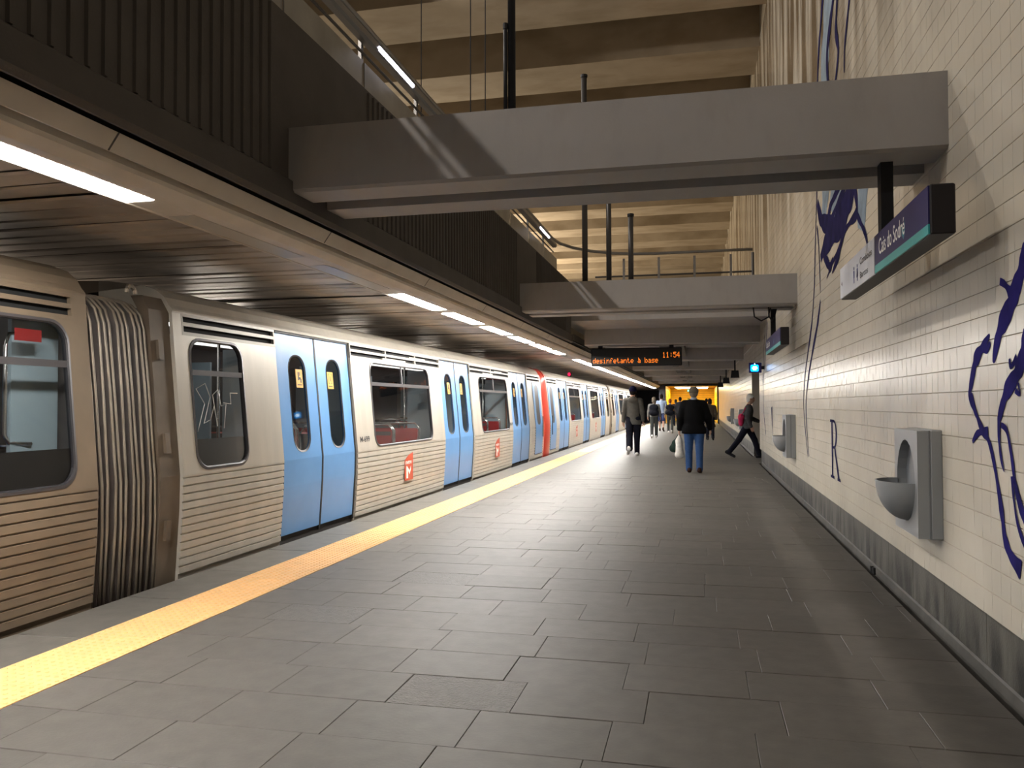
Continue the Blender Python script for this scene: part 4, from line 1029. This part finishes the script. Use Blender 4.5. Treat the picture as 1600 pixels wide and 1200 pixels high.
    if collar:
        v, f = sdf_mesh([C(tor(0, 1.46), tor(0, 1.53), .082, .070)], min(h, .012), .01, [((0, .5, 1), 1.535+up), ((0, 0, -1), -(1.45+up))]); put('collar', v, f, M[collar])
    ey = [C(hv(q-.002, .089, .012), hv(q+.002, .090, .012), .012, .012) for q in (-.031, .031)]
    v, f = sdf_mesh(ey, .006, .001); put('eyes', v, f, M['eye'])
    if hair:
        hr = [('ell', tuple(hv(0, -.012, .032)), (.088, .103, .108)), ('ell', tuple(hv(0, -.035, -.025)), (.080, .078, .09))]
        if hair[1]: hr += [('ell', tuple(hv(0, -.05, -.09)), (.092, .06, .12))]
        v, f = sdf_mesh(hr, min(h, .012), .02, [((-st, ct, -1.1), hed@V3(-st, ct, -1.1)+.035)]); put('hair', v, f, M[hair[0]])
    if hat:
        v, f = sdf_mesh([('ell', tuple(hv(0, -.005, .045)), (.096, .112, .098)), ('ell', tuple(hv(0, -.02, .02)), (.094, .10, .07))], min(h, .012), .02, [((0, .12, -1), -(hed[2]+.005)+.12*hed[1])])
        hh = put('cap', v, f, M[hat])
        v, f = sdf_mesh([('ell', tuple(hv(0, .125, .035)), (.075, .08, .012))], .009, .01); put('brim', v, f, M[hat], T)
    world = lambda p: tuple((rm@(np.array(p)*s)+V3(x, y, 0)).tolist())
    return T, {'hand': {sd: world(AR[sd][2]+.09*AR[sd][3]) for sd in AR}, 'back': lambda dx, dy, z: world(tor(dx, z, dy)), 's': s}
for n, c in dict(sweater=(0.0036, 0.0036, 0.0040), jeans=(0.0310, 0.0682, 0.1674), brown_shoe=(0.0310, 0.0155, 0.0112), cap_grey=(0.0992, 0.0837, 0.0651), shirt_grey=(0.2604, 0.2852, 0.3348), jacket_grey=(0.1054, 0.0992, 0.0868), navy=(0.0099, 0.0105, 0.0174), white_shoe=(.62,.60,.57),
                 charcoal=(0.0217, 0.0217, 0.0248), cap_navy=(0.0074, 0.0074, 0.0279), hair_ash=(0.1364, 0.1116, 0.0868), grey_knit=(0.1488, 0.1457, 0.1364), trouser_grey=(0.0465, 0.0496, 0.0484), shirt_blue=(0.2604, 0.3224, 0.4464), hair_dark=(0.0155, 0.0112, 0.0087), hair_red=(0.1984, 0.0558, 0.0217),
                 hair_white=(.85,.82,.76), pink=(.48,.03,.09), white_bag=(.62,.60,.55), green_bag=(0.0186, 0.0341, 0.0279), brown_coat=(0.0620, 0.0484, 0.0360), hat_yellow=(.72,.50,.06), backpack=(0.0087, 0.0093, 0.0136), sport=(0.0620, 0.0620, 0.0651), red_dark=(0.0992, 0.0186, 0.0186), shorts=(0.0217, 0.0310, 0.0806)).items(): cloth(n, c)
p1, i1 = person('person in black sweater, blue jeans and grey cap walking away, carrying bags', -.112, 17.1, R_(0), 1.74, 'sweater', 'jeans', 'brown_shoe', 1.16, ((4, 3), (-3, 5)), ((4, 16, 6), (6, 20, 10)), hat='cap_grey', hair=('hair_ash', False), skin='skin', h=.0115, hem=.80, bulky=.022, collar='shirt_grey')
p2_, i2 = person('person in grey hooded jacket, dark trousers, navy cap and white shoes', -1.78, 22.5, R_(2), 1.90, 'jacket_grey', 'navy', 'white_shoe', 1.0, ((-20, 22), (6, 2)), ((-6, 9, 10), (8, 9, 12)), hat='cap_navy', hair=('hair_dark', False), h=.013, hem=.80, bulky=.002, hood=True)
person('person in dark clothes half hidden ahead of the grey hooded jacket', -1.92, 24.6, 0, 1.80, 'charcoal', 'navy', 'charcoal', 1.25, ((14, 6), (-14, 18)), ((6, 16, 10), (-6, 16, 10)), hair=('hair_dark', False), h=.018, bulky=.02)
p3, i3 = person('person with ash hair, grey top and dark backpack, nearest of the backpack wearers', -1.86, 34.6, 0, 1.70, 'grey_knit', 'trouser_grey', 'white_shoe', .92, ((-10, 8), (12, 4)), ((6, 12, 12), (-4, 12, 18)), hair=('hair_ash', True), h=.018, hem=.90)
person('person in pale blue shirt and dark blue shorts ahead of the backpack wearers', -1.95, 43.5, 0, 1.93, 'shirt_blue', 'shorts', 'brown_shoe', 1.0, ((14, 4), (-12, 16)), ((-8, 10, 20), (8, 10, 20)), hair=('hair_dark', False), h=.018, short=True, hem=.86, barelegs=True)
p5, i5 = person('person with reddish hair, pale top and large black backpack', -1.42, 41.0, 0, 1.66, 'grey_knit', 'trouser_grey', 'white_shoe', 1.0, ((10, 4), (-8, 12)), ((6, 14, 10), (4, 14, 10)), hair=('hair_red', False), h=.018, hem=.92)
person('person in black jacket left of the black sweater, beyond the backpacks', -1.05, 46.5, 0, 1.80, 'charcoal', 'navy', 'charcoal', 1.15, ((8, 4), (-8, 10)), ((4, 12, 10), (4, 12, 10)), hair=('hair_dark', False), h=.02, bulky=.02)
person('person in dark coat with yellow hat, far along the platform', -.62, 48.0, 0, 1.74, 'charcoal', 'charcoal', 'charcoal', 1.1, ((8, 4), (-8, 10)), ((4, 10, 10), (4, 10, 10)), hat='hat_yellow', hair=('hair_dark', False), h=.02, bulky=.02)
person('person with dark hair and dark red top against the yellow hall', -1.5, 54.0, 0, 1.72, 'red_dark', 'navy', 'charcoal', 1.0, ((6, 4), (-6, 8)), ((4, 10, 10), (4, 10, 10)), hair=('hair_dark', True), h=.022)
person('person in long brown coat by the right wall, just past the black sweater', .40, 33.0, R_(3), 1.62, 'brown_coat', 'navy', 'charcoal', 1.1, ((8, 4), (-10, 14)), ((4, 10, 10), (-4, 10, 10)), hair=('hair_dark', True), h=.018, hem=.55, bulky=.02)
person('person in red and white top near the far right wall', .42, 51.0, R_(5), 1.74, 'red_dark', 'navy', 'charcoal', .95, ((6, 4), (-8, 10)), ((10, 10, 30), (4, 10, 20)), hair=('hair_dark', False), h=.022)
p9, i9 = person('white-haired person in black stepping into the passage at the right wall', 1.22, 22.2, R_(-90), 1.72, 'sport', 'navy', 'charcoal', .98, ((26, 10), (-30, 8)), ((8, 8, 60), (-10, 10, 30)), hair=('hair_white', False), h=.013, lean=.10, bulky=.012)
# things carried
def soft(name, lab, cat, prims, m, at, hd=0, k=.03, h=.012, extra=None):
    v, f = sdf_mesh(prims, h, k); T = thing(name, lab, cat, at)
    mb = MB(); c, s_ = math.cos(hd), math.sin(hd); mb.v = [(a*c-b*s_, a*s_+b*c, z) for a, b, z in v.tolist()]; mb.f = [tuple(q) for q in f.tolist()]
    link('bag_body', mb.mesh(name, M[m], True), T)
    if extra:
        e = MB()
        for pts, r in extra: e.tube([(a*c-b*s_, a*s_+b*c, z) for a, b, z in pts], r, 6)
        e.build('strap', M[m], T, smooth=True)
    return T
lh = i1['hand'][-1]
soft('plastic_bag', 'white plastic bag hanging from the hand of the black sweater', 'bag', [('cap', (0,0,-.02), (0,.01,-.16), .012, .06, 1), ('cap', (0,0,-.16), (.01,.02,-.42), .065, .085, 1.3), ('cap', (-.03,0,-.46), (.05,.02,-.46), .05, .05, 1)], 'white_bag', lh, 0, .05, .011)
soft('carrier_bag', 'dark green bag hanging beside the white plastic bag', 'bag', [('cap', (-.02,.12,-.03), (-.06,.13,-.14), .012, .03, 1), ('cap', (-.12,.14,-.32), (-.03,.14,-.32), .085, .085, .8), ('cap', (-.10,.14,-.2), (-.05,.14,-.2), .05, .05, .7)], 'green_bag', lh, 0, .05, .012)
def pack(info, lab, w_, hgt, m, hd=0, zc=1.22, dy=-.19):
    o = info['back'](0, dy, zc)
    ex = [([(q, .06, hgt*.42), (q*1.05, .17, hgt*.5), (q*1.1, .30, hgt*.30), (q*1.2, .30, -.02), (q*1.1, .12, -hgt*.35)], .014) for q in (-w_*.62, w_*.62)]
    soft('backpack', lab, 'backpack', [('cap', (-w_*.5,0,-hgt*.3), (w_*.5,0,-hgt*.3), .11, .11, .8), ('cap', (-w_*.42,0,hgt*.22), (w_*.42,0,hgt*.22), .105, .105, .75), ('cap', (0,0,-hgt*.3), (0,0,hgt*.25), .12, .12, .8), ('cap', (-w_*.3,-.07,-hgt*.25), (w_*.3,-.07,-hgt*.25), .06, .06, .8)], m, o, hd, .05, .014, ex)
pack(i3, 'dark backpack worn over the grey top', .20, .44, 'backpack')
pack(i5, 'large black backpack worn by the reddish haired person', .26, .52, 'backpack')
o9 = i9['back'](0, -.17, 1.08)
soft('shoulder_bag', 'crimson bag on the back of the white-haired person', 'bag', [('cap', (-.10,0,.06), (.10,0,.06), .10, .10, .8), ('cap', (-.02,0,-.08), (.04,0,-.08), .09, .09, .8)], 'pink', o9, R_(-90), .06, .012, [([(.1,0,.1),(.16,.1,.30),(.10,.16,.40),(-.05,.30,.2)], .012)])
#POST
